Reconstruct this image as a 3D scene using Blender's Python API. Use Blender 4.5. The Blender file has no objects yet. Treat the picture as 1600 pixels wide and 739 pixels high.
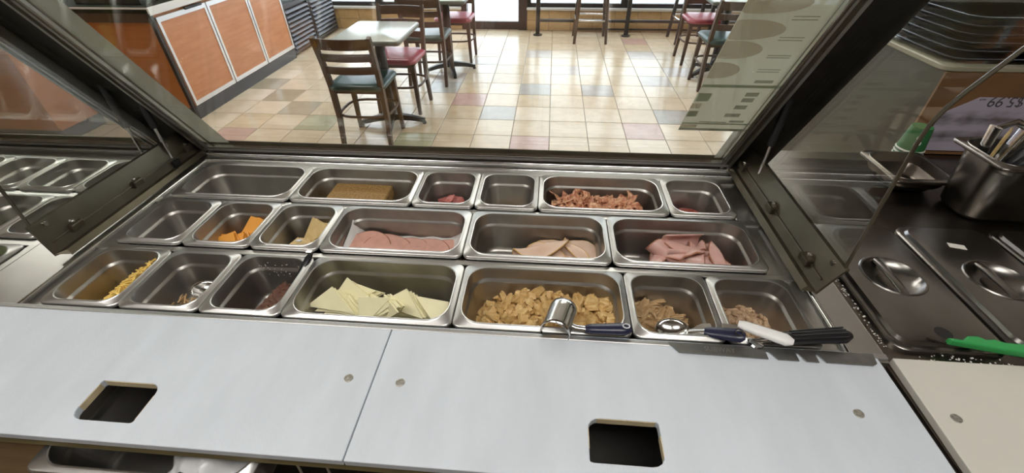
import bpy, bmesh, math, random
from math import pi, sin, cos, radians as R
from mathutils import Vector, Matrix, Euler

random.seed(7)
scn = bpy.context.scene
col = scn.collection
H = 0.905                      # height of the pan rims above the floor

# ------------------------------------------------------------ camera
cam_d = bpy.data.cameras.new('camera')
cam = bpy.data.objects.new('camera', cam_d); col.objects.link(cam)
cam_d.sensor_fit = 'HORIZONTAL'; cam_d.sensor_width = 36.0
cam_d.lens = 680.0 / 1600.0 * 36.0
cam_d.clip_start = 0.01; cam_d.clip_end = 200
cam.location = (0.9701, -0.5142, 0.6266 + H)
cam.rotation_euler = Euler((0.9011, 0.0072, 0.0797), 'XYZ')
scn.camera = cam

# ------------------------------------------------------------ world and exposure
w = bpy.data.worlds.new('overcast'); scn.world = w; w.use_nodes = True
bg = w.node_tree.nodes['Background']
bg.inputs[0].default_value = (0.86, 0.93, 1.0, 1); bg.inputs[1].default_value = 4.6
scn.view_settings.view_transform = 'Standard'
scn.view_settings.look = 'None'
scn.view_settings.exposure = 0.0
scn.view_settings.gamma = 1.0
scn.view_settings.use_curve_mapping = False
TROFFER = 10.0                  # emission of the ceiling light diffusers

# ------------------------------------------------------------ materials
MATS = {}
def mat(name, base=(.5,.5,.5), rough=.5, metal=0., var=0., vscale=20., bump=0., bscale=60., spec=.5, coat=0., emit=None, es=0., stretch=None, base2=None, trans=0., sss=0.):
    m = bpy.data.materials.new(name); m.use_nodes = True
    nt = m.node_tree; b = nt.nodes['Principled BSDF']
    b.inputs['Base Color'].default_value = (*base, 1)
    b.inputs['Roughness'].default_value = rough
    b.inputs['Metallic'].default_value = metal
    b.inputs['Specular IOR Level'].default_value = spec
    b.inputs['Coat Weight'].default_value = coat
    if trans: b.inputs['Transmission Weight'].default_value = trans
    if emit:
        b.inputs['Emission Color'].default_value = (*emit, 1); b.inputs['Emission Strength'].default_value = es
    if var or base2 or bump:
        tc = nt.nodes.new('ShaderNodeTexCoord'); mp = nt.nodes.new('ShaderNodeMapping')
        nt.links.new(tc.outputs['Object'], mp.inputs[0])
        if stretch: mp.inputs['Scale'].default_value = stretch
        if var or base2:
            n = nt.nodes.new('ShaderNodeTexNoise'); n.inputs['Scale'].default_value = vscale; n.inputs['Detail'].default_value = 5
            nt.links.new(mp.outputs[0], n.inputs[0])
            cr = nt.nodes.new('ShaderNodeValToRGB')
            b2 = base2 or tuple(c * (1 - var) for c in base)
            b1 = base if base2 else tuple(min(1, c * (1 + var)) for c in base)
            cr.color_ramp.elements[0].position = .3; cr.color_ramp.elements[1].position = .7
            cr.color_ramp.elements[0].color = (*b2, 1); cr.color_ramp.elements[1].color = (*b1, 1)
            nt.links.new(n.outputs[0], cr.inputs[0]); nt.links.new(cr.outputs[0], b.inputs['Base Color'])
        if bump:
            n2 = nt.nodes.new('ShaderNodeTexNoise'); n2.inputs['Scale'].default_value = bscale; n2.inputs['Detail'].default_value = 4
            nt.links.new(mp.outputs[0], n2.inputs[0])
            bp = nt.nodes.new('ShaderNodeBump'); bp.inputs['Strength'].default_value = bump; bp.inputs['Distance'].default_value = .004
            nt.links.new(n2.outputs[0], bp.inputs['Height']); nt.links.new(bp.outputs[0], b.inputs['Normal'])
    MATS[name] = m
    return m

def glass_mat(name, tint=(.95,.97,.95), ior=1.5, rough=.0):
    m = bpy.data.materials.new(name); m.use_nodes = True; nt = m.node_tree
    nt.nodes.remove(nt.nodes['Principled BSDF'])
    out = nt.nodes['Material Output']
    t = nt.nodes.new('ShaderNodeBsdfTransparent'); t.inputs[0].default_value = (*tint, 1)
    g = nt.nodes.new('ShaderNodeBsdfGlossy'); g.inputs['Roughness'].default_value = rough; g.inputs[0].default_value = (1,1,1,1)
    lw = nt.nodes.new('ShaderNodeLayerWeight'); pw = nt.nodes.new('ShaderNodeMath'); pw.operation = 'POWER'; pw.inputs[1].default_value = 5
    nt.links.new(lw.outputs['Facing'], pw.inputs[0])
    f = nt.nodes.new('ShaderNodeMath'); f.operation = 'MULTIPLY_ADD'; f.inputs[1].default_value = .96; f.inputs[2].default_value = .04
    nt.links.new(pw.outputs[0], f.inputs[0]); lw.inputs[0].default_value = .5
    mx = nt.nodes.new('ShaderNodeMixShader')
    nt.links.new(f.outputs[0], mx.inputs[0]); nt.links.new(t.outputs[0], mx.inputs[1]); nt.links.new(g.outputs[0], mx.inputs[2])
    nt.links.new(mx.outputs[0], out.inputs[0]); MATS[name] = m
    return m

def film_mat(name, colr, alpha, rough=.5):
    m = bpy.data.materials.new(name); m.use_nodes = True; nt = m.node_tree
    nt.nodes.remove(nt.nodes['Principled BSDF']); out = nt.nodes['Material Output']
    t = nt.nodes.new('ShaderNodeBsdfTransparent'); d = nt.nodes.new('ShaderNodeBsdfDiffuse'); l = nt.nodes.new('ShaderNodeBsdfTranslucent')
    d.inputs[0].default_value = (*colr, 1); l.inputs[0].default_value = (*colr, 1)
    m1 = nt.nodes.new('ShaderNodeMixShader'); m1.inputs[0].default_value = .6; nt.links.new(d.outputs[0], m1.inputs[1]); nt.links.new(l.outputs[0], m1.inputs[2])
    m2 = nt.nodes.new('ShaderNodeMixShader'); m2.inputs[0].default_value = alpha; nt.links.new(t.outputs[0], m2.inputs[1]); nt.links.new(m1.outputs[0], m2.inputs[2])
    nt.links.new(m2.outputs[0], out.inputs[0]); MATS[name] = m
    return m

mat('steel', (.52,.51,.49), .32, 1., var=.06, vscale=14, bump=.03, bscale=200)
mat('steel_basin_shaded', (.40,.385,.36), .37, 1., var=.10, vscale=18, bump=.03, bscale=90)  # pan steel in a darker copy, painting in the shade of the basins
mat('steel_rim_lit', (.66,.655,.64), .36, 1., var=.06, vscale=18)  # same pan steel made lighter, painting in ceiling light on the rims
mat('steel_bright', (.72,.72,.71), .16, 1.)
mat('steel_darkened', (.17,.15,.13), .30, 1., var=.22, vscale=9, bump=.05, bscale=120)  # plain steel darkened in colour to stand in for dark reflections
mat('steel_strip', (.60,.60,.60), .38, 1., var=.12, vscale=25, stretch=(6,40,40))
mat('steel_guide', (.33,.33,.325), .42, 1., var=.15, vscale=40)
mat('steel_lid', (.25,.24,.225), .28, 1., var=.15, vscale=9, bump=.05, bscale=120)
mat('well_dark', (.10,.10,.095), .5, .6)
mat('anodized', (.055,.052,.048), .32, .75, var=.2, vscale=30)
mat('frame_alu', (.135,.118,.085), .34, .9, var=.15, vscale=12)
mat('black_plastic', (.012,.012,.014), .35)
mat('gasket', (.02,.02,.02), .6)
mat('board', (.605,.65,.71), .42, var=.05, vscale=7, bump=.15, bscale=160, stretch=(3,1,1))
mat('board_cream', (.63,.61,.55), .45, var=.04, vscale=8, bump=.1, bscale=150)
mat('board_stain', (.62,.52,.33), .5, var=.15, vscale=30)
mat('screw', (.50,.48,.43), .4, .8, var=.3, vscale=300)
mat('grout', (.20,.165,.13), .8)
mat('tile_beige', (.66,.54,.395), .20, var=.08, vscale=9, bump=.03, bscale=40)
mat('tile_cream', (.71,.60,.46), .20, var=.08, vscale=9, bump=.03, bscale=40)
mat('tile_sand', (.61,.485,.33), .20, var=.10, vscale=9, bump=.03, bscale=40)
mat('tile_lavender', (.53,.465,.42), .20, var=.08, vscale=9)
mat('tile_blue', (.44,.415,.385), .20, var=.08, vscale=9)
mat('tile_pink', (.54,.37,.32), .20, var=.10, vscale=9)
mat('tile_sage', (.41,.39,.25), .20, var=.10, vscale=9)
mat('tile_olive', (.40,.34,.24), .20, var=.10, vscale=9)
mat('sill_tile', (.56,.38,.19), .3, var=.12, vscale=12)
mat('sill_top', (.80,.79,.78), .3)
mat('window_metal', (.05,.045,.045), .4, .5)
mat('door_metal', (.09,.06,.055), .4, .4)
mat('wall_paint', (.62,.52,.38), .8, var=.04, vscale=4)
mat('wall_dark', (.13,.085,.05), .7, var=.1, vscale=4)
mat('ceiling_paint', (.74,.73,.70), .9)
mat('concrete', (.80,.80,.82), .9, var=.10, vscale=1.5)
mat('oak_panel', (.64,.29,.145), .38, base2=(.54,.22,.10), vscale=3.2, stretch=(1,1.2,9), bump=.02)
mat('oak_end', (.52,.20,.055), .42, base2=(.44,.155,.04), vscale=3.2, stretch=(1.2,1,9))
mat('aluminium', (.80,.80,.82), .35, .7)
mat('laminate_white', (.78,.78,.78), .35)
mat('dark_stone', (.03,.034,.026), .75, spec=.1, var=.3, vscale=30)
mat('toe_kick', (.085,.085,.095), .5)
mat('louver', (.09,.088,.10), .35, .5)
mat('chair_wood', (.105,.068,.045), .42, base2=(.07,.043,.028), vscale=9, stretch=(8,8,1))
mat('vinyl_green', (.035,.075,.07), .30, var=.15, vscale=8)
mat('vinyl_red', (.33,.05,.075), .28, var=.12, vscale=8)
mat('table_top', (.42,.43,.38), .22, var=.10, vscale=120)
mat('table_edge', (.16,.18,.16), .35)
mat('table_iron', (.014,.014,.015), .4)
mat('stool_steel', (.75,.74,.74), .2, 1.)
mat('cheese_white', (.93,.88,.58), .45, var=.04, vscale=30, bump=.05, bscale=60)
mat('cheese_orange', (.83,.36,.045), .42, var=.05, vscale=30)
mat('cheese_pepper', (.74,.57,.27), .45, base2=(.62,.44,.19), vscale=60)
mat('cheese_shred', (.86,.60,.16), .5, var=.15, vscale=90)
mat('ham_disc', (.66,.36,.29), .38, var=.08, vscale=60)
mat('ham', (.62,.33,.29), .36, base2=(.72,.48,.42), vscale=26, bump=.08, bscale=80)
mat('turkey', (.72,.55,.44), .38, base2=(.64,.44,.32), vscale=22, bump=.08, bscale=80)
mat('meat_rind', (.40,.17,.10), .5)
mat('turkey_rind', (.60,.36,.14), .5)
mat('bacon', (.42,.115,.06), .36, base2=(.78,.48,.28), vscale=70, stretch=(.35,2.6,1))
mat('pepperoni', (.33,.055,.045), .38, base2=(.46,.12,.10), vscale=120)
mat('chicken', (.74,.54,.25), .46, base2=(.50,.29,.09), vscale=60, bump=.3, bscale=110)
mat('pulled', (.60,.42,.22), .5, base2=(.30,.17,.07), vscale=50, bump=.25, bscale=110)
mat('crumble', (.56,.40,.25), .55, base2=(.30,.18,.10), vscale=80, bump=.25, bscale=140)
mat('beef', (.15,.062,.035), .5, base2=(.085,.032,.02), vscale=70, bump=.3, bscale=120)
mat('patty', (.42,.25,.075), .6, base2=(.20,.115,.035), vscale=170, bump=.4, bscale=150)
mat('tomato', (.30,.03,.012), .25, var=.3, vscale=60)
mat('lettuce', (.20,.36,.06), .45, base2=(.42,.50,.16), vscale=40)
mat('residue', (.40,.24,.07), .45, var=.4, vscale=60)
mat('paper_liner', (.74,.72,.70), .5, var=.04)
mat('handle_navy', (.018,.020,.050), .28, bump=.05)
mat('handle_white', (.80,.80,.79), .32)
mat('handle_black', (.012,.012,.014), .30)
mat('handle_green', (.035,.33,.085), .38)
mat('plastic_bag', (.72,.72,.73), .22, bump=.5, bscale=18)
mat('crate_wood', (.36,.25,.13), .6, base2=(.27,.18,.085), vscale=5, stretch=(1,6,6))
mat('olive_panel', (.26,.22,.10), .6, var=.1)
mat('black_void', (.012,.011,.010), .7)
mat('tray_black', (.016,.015,.016), .33)
mat('ledge_brown', (.23,.12,.055), .45, var=.12, vscale=6)
mat('ledge_side', (.055,.05,.032), .5, var=.1)
mat('ledge_edge', (.34,.32,.24), .4)
mat('cup_green', (.03,.16,.05), .5)
mat('cup_white', (.75,.76,.70), .5)
mat('tag_paper', (.70,.68,.62), .6)
mat('ink_grey', (.10,.09,.10), .7)
mat('lamp_diffuser', (.9,.9,.9), .6, emit=(1.0,.965,.91), es=TROFFER)
mat('lamp_frame', (.8,.8,.8), .5)
mat('crumb_white', (.72,.70,.66), .7)
mat('rubber_mat', (.03,.028,.026), .8, var=.3)
mat('jar_lid', (.72,.73,.75), .3)
glass_mat('glass')
glass_mat('window_glass', (.97,.98,1.0))
film_mat('film_grey', (.42,.41,.34), .70)
film_mat('film_pale', (.66,.65,.54), .80)
film_mat('film_green', (.50,.54,.42), .65)
film_mat('film_brown', (.72,.56,.40), .34)
film_mat('film_text', (.50,.50,.42), .50)

def leaflet_mat():
    m = mat('leaflet_print', (.50,.46,.56), .55); nt = m.node_tree; b = nt.nodes['Principled BSDF']
    tc = nt.nodes.new('ShaderNodeTexCoord'); n = nt.nodes.new('ShaderNodeTexNoise'); n.inputs['Scale'].default_value = 26
    mp = nt.nodes.new('ShaderNodeMapping'); mp.inputs['Scale'].default_value = (.6,1,1.6)
    nt.links.new(tc.outputs['Object'], mp.inputs[0]); nt.links.new(mp.outputs[0], n.inputs[0])
    sp = nt.nodes.new('ShaderNodeSeparateXYZ'); nt.links.new(tc.outputs['Object'], sp.inputs[0])
    # two printed photo bands (Gaussian in height) broken up by noise
    def band(zc, wd):
        a = nt.nodes.new('ShaderNodeMath'); a.operation = 'SUBTRACT'; nt.links.new(sp.outputs[2], a.inputs[0]); a.inputs[1].default_value = zc
        d = nt.nodes.new('ShaderNodeMath'); d.operation = 'ABSOLUTE'; nt.links.new(a.outputs[0], d.inputs[0])
        s = nt.nodes.new('ShaderNodeMapRange'); nt.links.new(d.outputs[0], s.inputs[0])
        s.inputs[1].default_value = 0; s.inputs[2].default_value = wd; s.inputs[3].default_value = 1; s.inputs[4].default_value = 0
        return s
    b1, b2 = band(.100, .045), band(.045, .035)
    ad = nt.nodes.new('ShaderNodeMath'); ad.operation = 'MAXIMUM'; nt.links.new(b1.outputs[0], ad.inputs[0]); nt.links.new(b2.outputs[0], ad.inputs[1])
    mu = nt.nodes.new('ShaderNodeMath'); mu.operation = 'MULTIPLY'; nt.links.new(ad.outputs[0], mu.inputs[0]); nt.links.new(n.outputs[0], mu.inputs[1])
    cr = nt.nodes.new('ShaderNodeValToRGB'); cr.color_ramp.elements[0].position = .22; cr.color_ramp.elements[1].position = .55
    cr.color_ramp.elements[0].color = (.50,.46,.56,1); cr.color_ramp.elements[1].color = (.16,.14,.15,1)
    nt.links.new(mu.outputs[0], cr.inputs[0]); nt.links.new(cr.outputs[0], b.inputs['Base Color'])
leaflet_mat()

def floor_mat():
    m = mat('floor_tiles_far', (.6,.47,.32), .2); nt = m.node_tree; b = nt.nodes['Principled BSDF']
    tc = nt.nodes.new('ShaderNodeTexCoord'); mp = nt.nodes.new('ShaderNodeMapping'); mp.inputs['Location'].default_value = (-.999, -2.71, 0)
    mp.vector_type = 'POINT'
    nt.links.new(tc.outputs['Object'], mp.inputs[0])
    br = nt.nodes.new('ShaderNodeTexBrick'); br.offset = 0; br.squash = 1
    br.inputs['Scale'].default_value = 1; br.inputs['Brick Width'].default_value = .303; br.inputs['Row Height'].default_value = .302
    br.inputs['Mortar Size'].default_value = .004; br.inputs['Color1'].default_value = (.66,.52,.36,1); br.inputs['Color2'].default_value = (.55,.44,.32,1)
    br.inputs['Mortar'].default_value = (.20,.165,.13,1)
    nt.links.new(mp.outputs[0], br.inputs[0]); nt.links.new(br.outputs[0], b.inputs['Base Color'])
floor_mat()
M = MATS

# ------------------------------------------------------------ mesh building
class MB:
    def __init__(s): s.v = []; s.f = []
    def add(s, vs, fs):
        o = len(s.v); s.v += [tuple(p) for p in vs]; s.f += [tuple(i + o for i in f) for f in fs]; return s
    def box(s, x0, x1, y0, y1, z0, z1):
        return s.add([(x0,y0,z0),(x1,y0,z0),(x1,y1,z0),(x0,y1,z0),(x0,y0,z1),(x1,y0,z1),(x1,y1,z1),(x0,y1,z1)],
                     [(3,2,1,0),(4,5,6,7),(0,1,5,4),(1,2,6,5),(2,3,7,6),(3,0,4,7)])
    def prism(s, poly, axis, a, b):
        """poly: 2D points; extruded along axis 'x','y','z' from a to b"""
        n = len(poly)
        def P(p, t): return {'x': (t, p[0], p[1]), 'y': (p[0], t, p[1]), 'z': (p[0], p[1], t)}[axis]
        vs = [P(p, a) for p in poly] + [P(p, b) for p in poly]
        fs = [tuple(range(n - 1, -1, -1)), tuple(range(n, 2 * n))] + [(i, (i + 1) % n, n + (i + 1) % n, n + i) for i in range(n)]
        return s.add(vs, fs)
    def loops(s, L, cap0=False, cap1=False, close=True):
        n = len(L[0]); vs = [p for l in L for p in l]; fs = []
        for k in range(len(L) - 1):
            for i in range(n if close else n - 1):
                j = (i + 1) % n; fs.append((k*n+i, k*n+j, (k+1)*n+j, (k+1)*n+i))
        if cap0: fs.append(tuple(range(n - 1, -1, -1)))
        if cap1: fs.append(tuple((len(L) - 1) * n + i for i in range(n)))
        return s.add(vs, fs)
    def tube(s, path, r, n=8, square=False, caps=True, closed=False, flat=None):
        path = [Vector(p) for p in path]; L = []
        N = len(path)
        for k, p in enumerate(path):
            if closed: t = path[(k+1) % N] - path[k-1]
            else: t = path[min(k+1, N-1)] - path[max(k-1, 0)]
            t.normalize()
            ref = Vector((0,0,1)) if abs(t.z) < .9 else Vector((0,1,0))
            a = t.cross(ref).normalized(); b = a.cross(t).normalized()
            rr = r[k] if isinstance(r, (list, tuple)) else r
            ra, rb = rr, rr
            if flat: ra, rb = rr * flat[0], rr * flat[1]
            m = 4 if square else n
            L.append([tuple(p + a * (ra * cos(2*pi*i/m + (pi/4 if square else 0)) * (1.414 if square else 1)) + b * (rb * sin(2*pi*i/m + (pi/4 if square else 0)) * (1.414 if square else 1))) for i in range(m)])
        if closed: L.append(L[0]); return s.loops(L)
        return s.loops(L, caps, caps)
    def lathe(s, prof, c=(0,0,0), n=20):
        L = [[(c[0] + r * cos(2*pi*i/n), c[1] + r * sin(2*pi*i/n), c[2] + z) for i in range(n)] for r, z in prof]
        return s.loops(L, True, True)
    def mesh(s, name, m=None, smooth=None):
        me = bpy.data.meshes.new(name); me.from_pydata(s.v, [], s.f); me.update()
        bm = bmesh.new(); bm.from_mesh(me); bmesh.ops.recalc_face_normals(bm, faces=bm.faces); bm.to_mesh(me); bm.free()
        if smooth is not None:
            me.polygons.foreach_set('use_smooth', [True] * len(me.polygons)); me.set_sharp_from_angle(angle=R(smooth))
        if m: me.materials.append(M[m])
        return me
    def build(s, name, m, parent=None, smooth=None, bevel=0, z=0, loc=None):
        me = s.mesh(name, m, smooth)
        return link(name, me, parent, loc or (0,0,z), bevel=bevel)

def link(name, me, parent=None, loc=(0,0,0), rot=None, bevel=0, scale=None):
    o = bpy.data.objects.new(name, me); col.objects.link(o); o.location = loc
    if rot is not None: o.rotation_euler = rot
    if scale is not None: o.scale = scale
    if parent: o.parent = parent
    if bevel:
        b = o.modifiers.new('bevel', 'BEVEL'); b.width = bevel; b.segments = 2; b.limit_method = 'ANGLE'; b.angle_limit = R(40)
    return o
def tag(o, label, cat, group=None, kind=None):
    o['label'] = label; o['category'] = cat
    if group: o['group'] = group
    if kind: o['kind'] = kind
    return o
def thing(name, label, cat, loc=(0,0,0), rotz=0, group=None, rot=None):
    o = bpy.data.objects.new(name, None); col.objects.link(o); o.location = loc
    o.rotation_euler = rot if rot is not None else (0,0,rotz); o.empty_display_size = .05
    return tag(o, label, cat, group)
def struct(o, label=None):
    o['kind'] = 'structure'
    if label: o['label'] = label
    return o
def copy_tree(o, parent=None):
    c = o.copy(); col.objects.link(c); c.parent = parent
    for ch in list(o.children): copy_tree(ch, c)
    return c
def rrect(w, d, r, z, n=6, cx=0, cy=0):
    pts = []
    for qx, qy, a0 in ((1,1,0), (-1,1,90), (-1,-1,180), (1,-1,270)):
        for i in range(n + 1):
            a = R(a0 + 90 * i / n)
            pts.append((cx + qx * (w/2 - r) + r * cos(a), cy + qy * (d/2 - r) + r * sin(a), z))
    return pts
def text_mesh(body, size, m, ext=.0006):
    cu = bpy.data.curves.new('lettering', 'FONT'); cu.body = body; cu.size = size; cu.extrude = ext; cu.align_x = 'CENTER'; cu.align_y = 'CENTER'
    t = bpy.data.objects.new('lettering', cu); col.objects.link(t)
    dg = bpy.context.evaluated_depsgraph_get()
    me = bpy.data.meshes.new_from_object(t.evaluated_get(dg)); bpy.data.objects.remove(t)
    me.materials.clear(); me.materials.append(M[m]); return me

# ============================================================ THE SETTING
TX, TY, PX, PY = .999, 2.71, .303, .302
fl = struct(MB().box(-6, 8, -2.2, 6.25, -.10, -.003).build('floor', 'floor_tiles_far'), 'floor of square beige tiles with grey, pink and green ones')
SPECIAL = {'tile_lavender': [(-1,7),(-3,6),(0,5),(3,7),(4,5),(3,4),(-4,4)], 'tile_blue': [(-1,3),(1,3),(-2,1),(3,1),(-4,3)],
           'tile_pink': [(-3,2),(-1,-1),(2,0),(-9,-1),(3,9)], 'tile_sage': [(-4,-1),(-7,0)], 'tile_olive': [(-8,1),(-10,3),(-9,2)]}
LOOK = {ij: k for k, l in SPECIAL.items() for ij in l}
def tile_mesh(m):
    a, b, c = PX/2 - .0025, PY/2 - .0025, .0025
    L = [[(-a,-b,-.004),(a,-b,-.004),(a,b,-.004),(-a,b,-.004)], [(-a,-b,-.0015),(a,-b,-.0015),(a,b,-.0015),(-a,b,-.0015)], [(-a+c,-b+c,0),(a-c,-b+c,0),(a-c,b-c,0),(-a+c,b-c,0)]]
    return MB().loops(L, True, True).mesh('tile', m)
TM = {k: tile_mesh(k) for k in ('tile_beige','tile_cream','tile_sand','tile_lavender','tile_blue','tile_pink','tile_sage','tile_olive')}
grout = MB().box(TX - 10*PX, TX + 10*PX, TY - 2*PY, TY + 11*PY, -.003, -.0022).build('grout', 'grout', fl)
for j in range(-2, 11):
    for i in range(-10, 10):
        k = LOOK.get((i, j)) or random.choice(['tile_beige','tile_beige','tile_cream','tile_cream','tile_sand'])
        link('tile', TM[k], fl, (TX + (i + .5)*PX, TY + (j + .5)*PY, .001))
ce = struct(MB().box(-6, 8, -2.2, 6.25, 2.75, 2.85).build('ceiling', 'ceiling_paint'), 'plain off-white ceiling')
struct(MB().box(-6.1, -6, -2.2, 6.25, 0, 2.75).build('wall_left', 'wall_paint'), 'tan painted side wall')
struct(MB().box(8, 8.1, -2.2, 6.25, 0, 2.75).build('wall_right', 'wall_paint'), 'tan painted side wall at the right')
struct(MB().box(-6, 8, -2.3, -2.2, 0, 2.75).build('wall_back', 'wall_dark'), 'unseen wall behind the counter, coloured dark to dim reflections in the steel')  # unseen wall coloured dark so the steel mirrors less light
# window wall: low tiled base each side of the door, sill, frames, panes
WY = 6.12
def low_wall(name, x0, x1, label):
    b = struct(MB().box(x0, x1, WY, WY + .14, 0, .255).build(name, 'grout'), label)
    n = max(1, round((x1 - x0) / .30)); wd = (x1 - x0) / n
    me = MB().box(-wd/2 + .003, wd/2 - .003, -.008, 0, 0, .125 - .003).mesh('wall_tile', 'sill_tile')
    for k in range(n):
        for zz in (.002, .128): link('wall_tile', me, b, (x0 + (k + .5)*wd, WY, zz))
    MB().box(x0 - .005, x1 + .005, WY - .03, WY + .14, .255, .285).build('sill_board', 'sill_top', b, bevel=.004)
low_wall('wall_window', -5.9, -.28, 'low tan tiled wall with white sill left of the door')
low_wall('wall_window_far', .64, 7.9, 'low tan tiled wall with white sill right of the door')
struct(MB().box(-6, 8, WY, WY + .14, 2.35, 2.75).build('wall_header', 'wall_paint'), 'tan wall band above the windows')
def window(n, x0, x1):
    o = MB()
    o.box(x0, x1, WY + .03, WY + .10, .285, .335); o.box(x0, x1, WY + .03, WY + .10, 2.30, 2.35)
    o.box(x0, x0 + .05, WY + .03, WY + .10, .335, 2.30); o.box(x1 - .05, x1, WY + .03, WY + .10, .335, 2.30)
    f = struct(o.build('window_%d' % n, 'window_metal'), 'dark metal framed shop window')
    MB().box(x0 + .05, x1 - .05, WY + .06, WY + .068, .335, 2.30).build('pane', 'window_glass', f)
for n, (a, b) in enumerate([(-5.9,-4.2), (-4.2,-2.6), (-2.6,-1.45), (-1.45,-.28), (.64,1.96), (1.96,3.3), (3.3,4.8), (4.8,6.3), (6.3,7.9)]): window(n + 1, a, b)
d = MB(); d.box(-.28, -.20, WY - .01, WY + .12, 0, 2.35); d.box(.52, .64, WY - .01, WY + .12, 0, 2.35); d.box(-.20, .52, WY, WY + .11, 2.2, 2.35); d.box(-.20, .52, WY + .02, WY + .08, .0, .10)
d = struct(d.build('door_1', 'door_metal'), 'glass entrance door with dark metal frame')
MB().box(-.20, .52, WY + .045, WY + .053, .10, 2.2).build('pane', 'window_glass', d)
struct(MB().box(-30, 32, 6.27, 60, -.12, -.02).build('ground_outside', 'concrete'), 'pale snowy pavement outside the windows')

struct(MB().box(-6, 8, .0, .70, 2.25, 2.75).build('ceiling_shade_block', 'wall_dark'), 'unseen dark brown soffit added above the serving counter to shade the pans')  # unseen block added to keep ceiling light off the pans
# ceiling lights (above the frame; they light the room)
def troffer(x, y, lab):
    t = thing('ceiling_light', lab, 'ceiling light', (x, y, 2.75), group='ceiling light panels')
    o = MB(); o.box(-.62,.62,-.32,-.30,-.02,0); o.box(-.62,.62,.30,.32,-.02,0); o.box(-.62,-.60,-.30,.30,-.02,0); o.box(.60,.62,-.30,.30,-.02,0)
    o.build('frame', 'lamp_frame', t); MB().box(-.60,.60,-.30,.30,-.012,-.004).build('diffuser', 'lamp_diffuser', t)
for x, y in ((-3.6,2.4), (-1.2,2.6), (1.4,2.6), (-1.2,4.6), (1.4,4.6), (4.0,4.8), (-.4,-.75), (1.4,-.75)):
    troffer(x, y, 'flat white ceiling light panel above the room')

# ============================================================ DINING ROOM
# cabinet of three wood doors
CX = -2.03
cab = thing('drink_cabinet', 'long low cabinet with three orange wood doors framed in aluminium', 'cabinet', (CX, 2.86, 0))
MB().box(-1.6, -.02, .02, 1.82, .10, .835).build('body', 'oak_end', cab)
MB().box(-1.55, -.035, .05, 1.72, 0, .10).build('toe_kick', 'toe_kick', cab)
MB().box(-.012, .004, .0, 1.80, .0, .105).build('toe_board', 'toe_kick', cab)
MB().box(-1.62, -.002, -.012, 1.84, .835, .872).build('counter_top', 'dark_stone', cab)
MB().box(-.002, .012, -.020, 1.84, .822, .876).build('front_edge', 'laminate_white', cab, bevel=.002)
MB().box(-1.62, -.002, -.020, -.012, .864, .876).build('end_edge', 'laminate_white', cab)
o = MB(); o.box(-1.6, .0, -.005, .02, .10, .77); o.build('end_panel', 'oak_end', cab)
MB().box(-1.6, -.022, -.0115, .0, .77, .862).build('end_band', 'chair_wood', cab)
MB().box(-.02, .006, -.022, .008, .0, .835).build('corner_post', 'window_metal', cab)
for k in range(3):
    y0 = .02 + k * .60
    dr = MB().box(-.018, .0, y0 + .03, y0 + .565, .145, .765).build('door', 'oak_panel', cab)
    f = MB(); f.box(-.018,.006,y0+.004,y0+.030,.11,.80); f.box(-.018,.006,y0+.565,y0+.590,.11,.80); f.box(-.018,.006,y0+.030,y0+.565,.11,.145); f.box(-.018,.006,y0+.030,y0+.565,.765,.80)
    f.build('door_frame', 'aluminium', dr)
    MB().box(-.002,.014,y0+.33,y0+.54,.793,.812).build('handle', 'gasket', dr)
sd = thing('soda_dispenser', 'dark drink dispenser standing on the cabinet with the orange doors', 'drink dispenser', (CX - .36, 3.75, .872))
MB().box(-.30,.24,-.80,.80,.0,.06).build('drip_base', 'anodized', sd, bevel=.006)
MB().box(-.30,.02,-.80,.80,.06,.34).build('back_panel', 'louver', sd)
MB().box(-.30,.24,-.80,.80,.34,.70).build('head', 'louver', sd, bevel=.01)
for k in range(6): MB().lathe([(.018,.26),(.022,.28),(.022,.34)], (.12,-.6+.24*k,0), 12).build('nozzle', 'black_plastic', sd, smooth=40)
wi = thing('waste_counter', 'brown wood waste counter seen through the left glass lid', 'counter', (-2.78, 2.36, 0))
MB().box(-1.6,0,0,.40,.10,1.05).build('body', 'oak_end', wi)
MB().box(-1.58,-.02,.02,.38,0,.10).build('toe_kick', 'toe_kick', wi)
for k in range(3): MB().box(-1.58+.53*k,-1.06+.53*k,-.010,0,.12,1.03).build('panel', 'oak_end', wi, bevel=.002)
MB().box(-1.62,.02,-.02,.42,1.05,1.08).build('top', 'laminate_white', wi)
# beverage coolers with louvred grilles
def cooler(y0, wd, lab):
    t = thing('drink_cooler', lab, 'drink cooler', (CX - .03, y0, 0), group='black drink coolers beyond the cabinet')
    MB().box(-.65, -.03, 0, wd, .02, 1.9).build('body', 'louver', t)
    fr = MB(); fr.box(-.03,.0,0,.03,.02,1.9); fr.box(-.03,.0,wd-.03,wd,.02,1.9); fr.box(-.03,.0,.03,wd-.03,.50,.54); fr.box(-.03,.0,.03,wd-.03,.02,.05)
    fr.build('door_frame', 'louver', t)
    MB().box(-.024,-.016,.03,wd-.03,.54,1.86).build('glass_door', 'glass', t)
    me = MB().prism([(-.028,0),(.004,-.03),(.010,-.022),(-.022,.010)], 'y', .03, wd-.03).mesh('slat', 'louver')
    for k in range(9): link('slat', me, t, (0, 0, .09 + k*.048))
cooler(4.72, .62, 'black drink cooler with louvred grille beside the orange cabinet')
cooler(5.36, .66, 'black drink cooler with louvred grille nearest the window')

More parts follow.
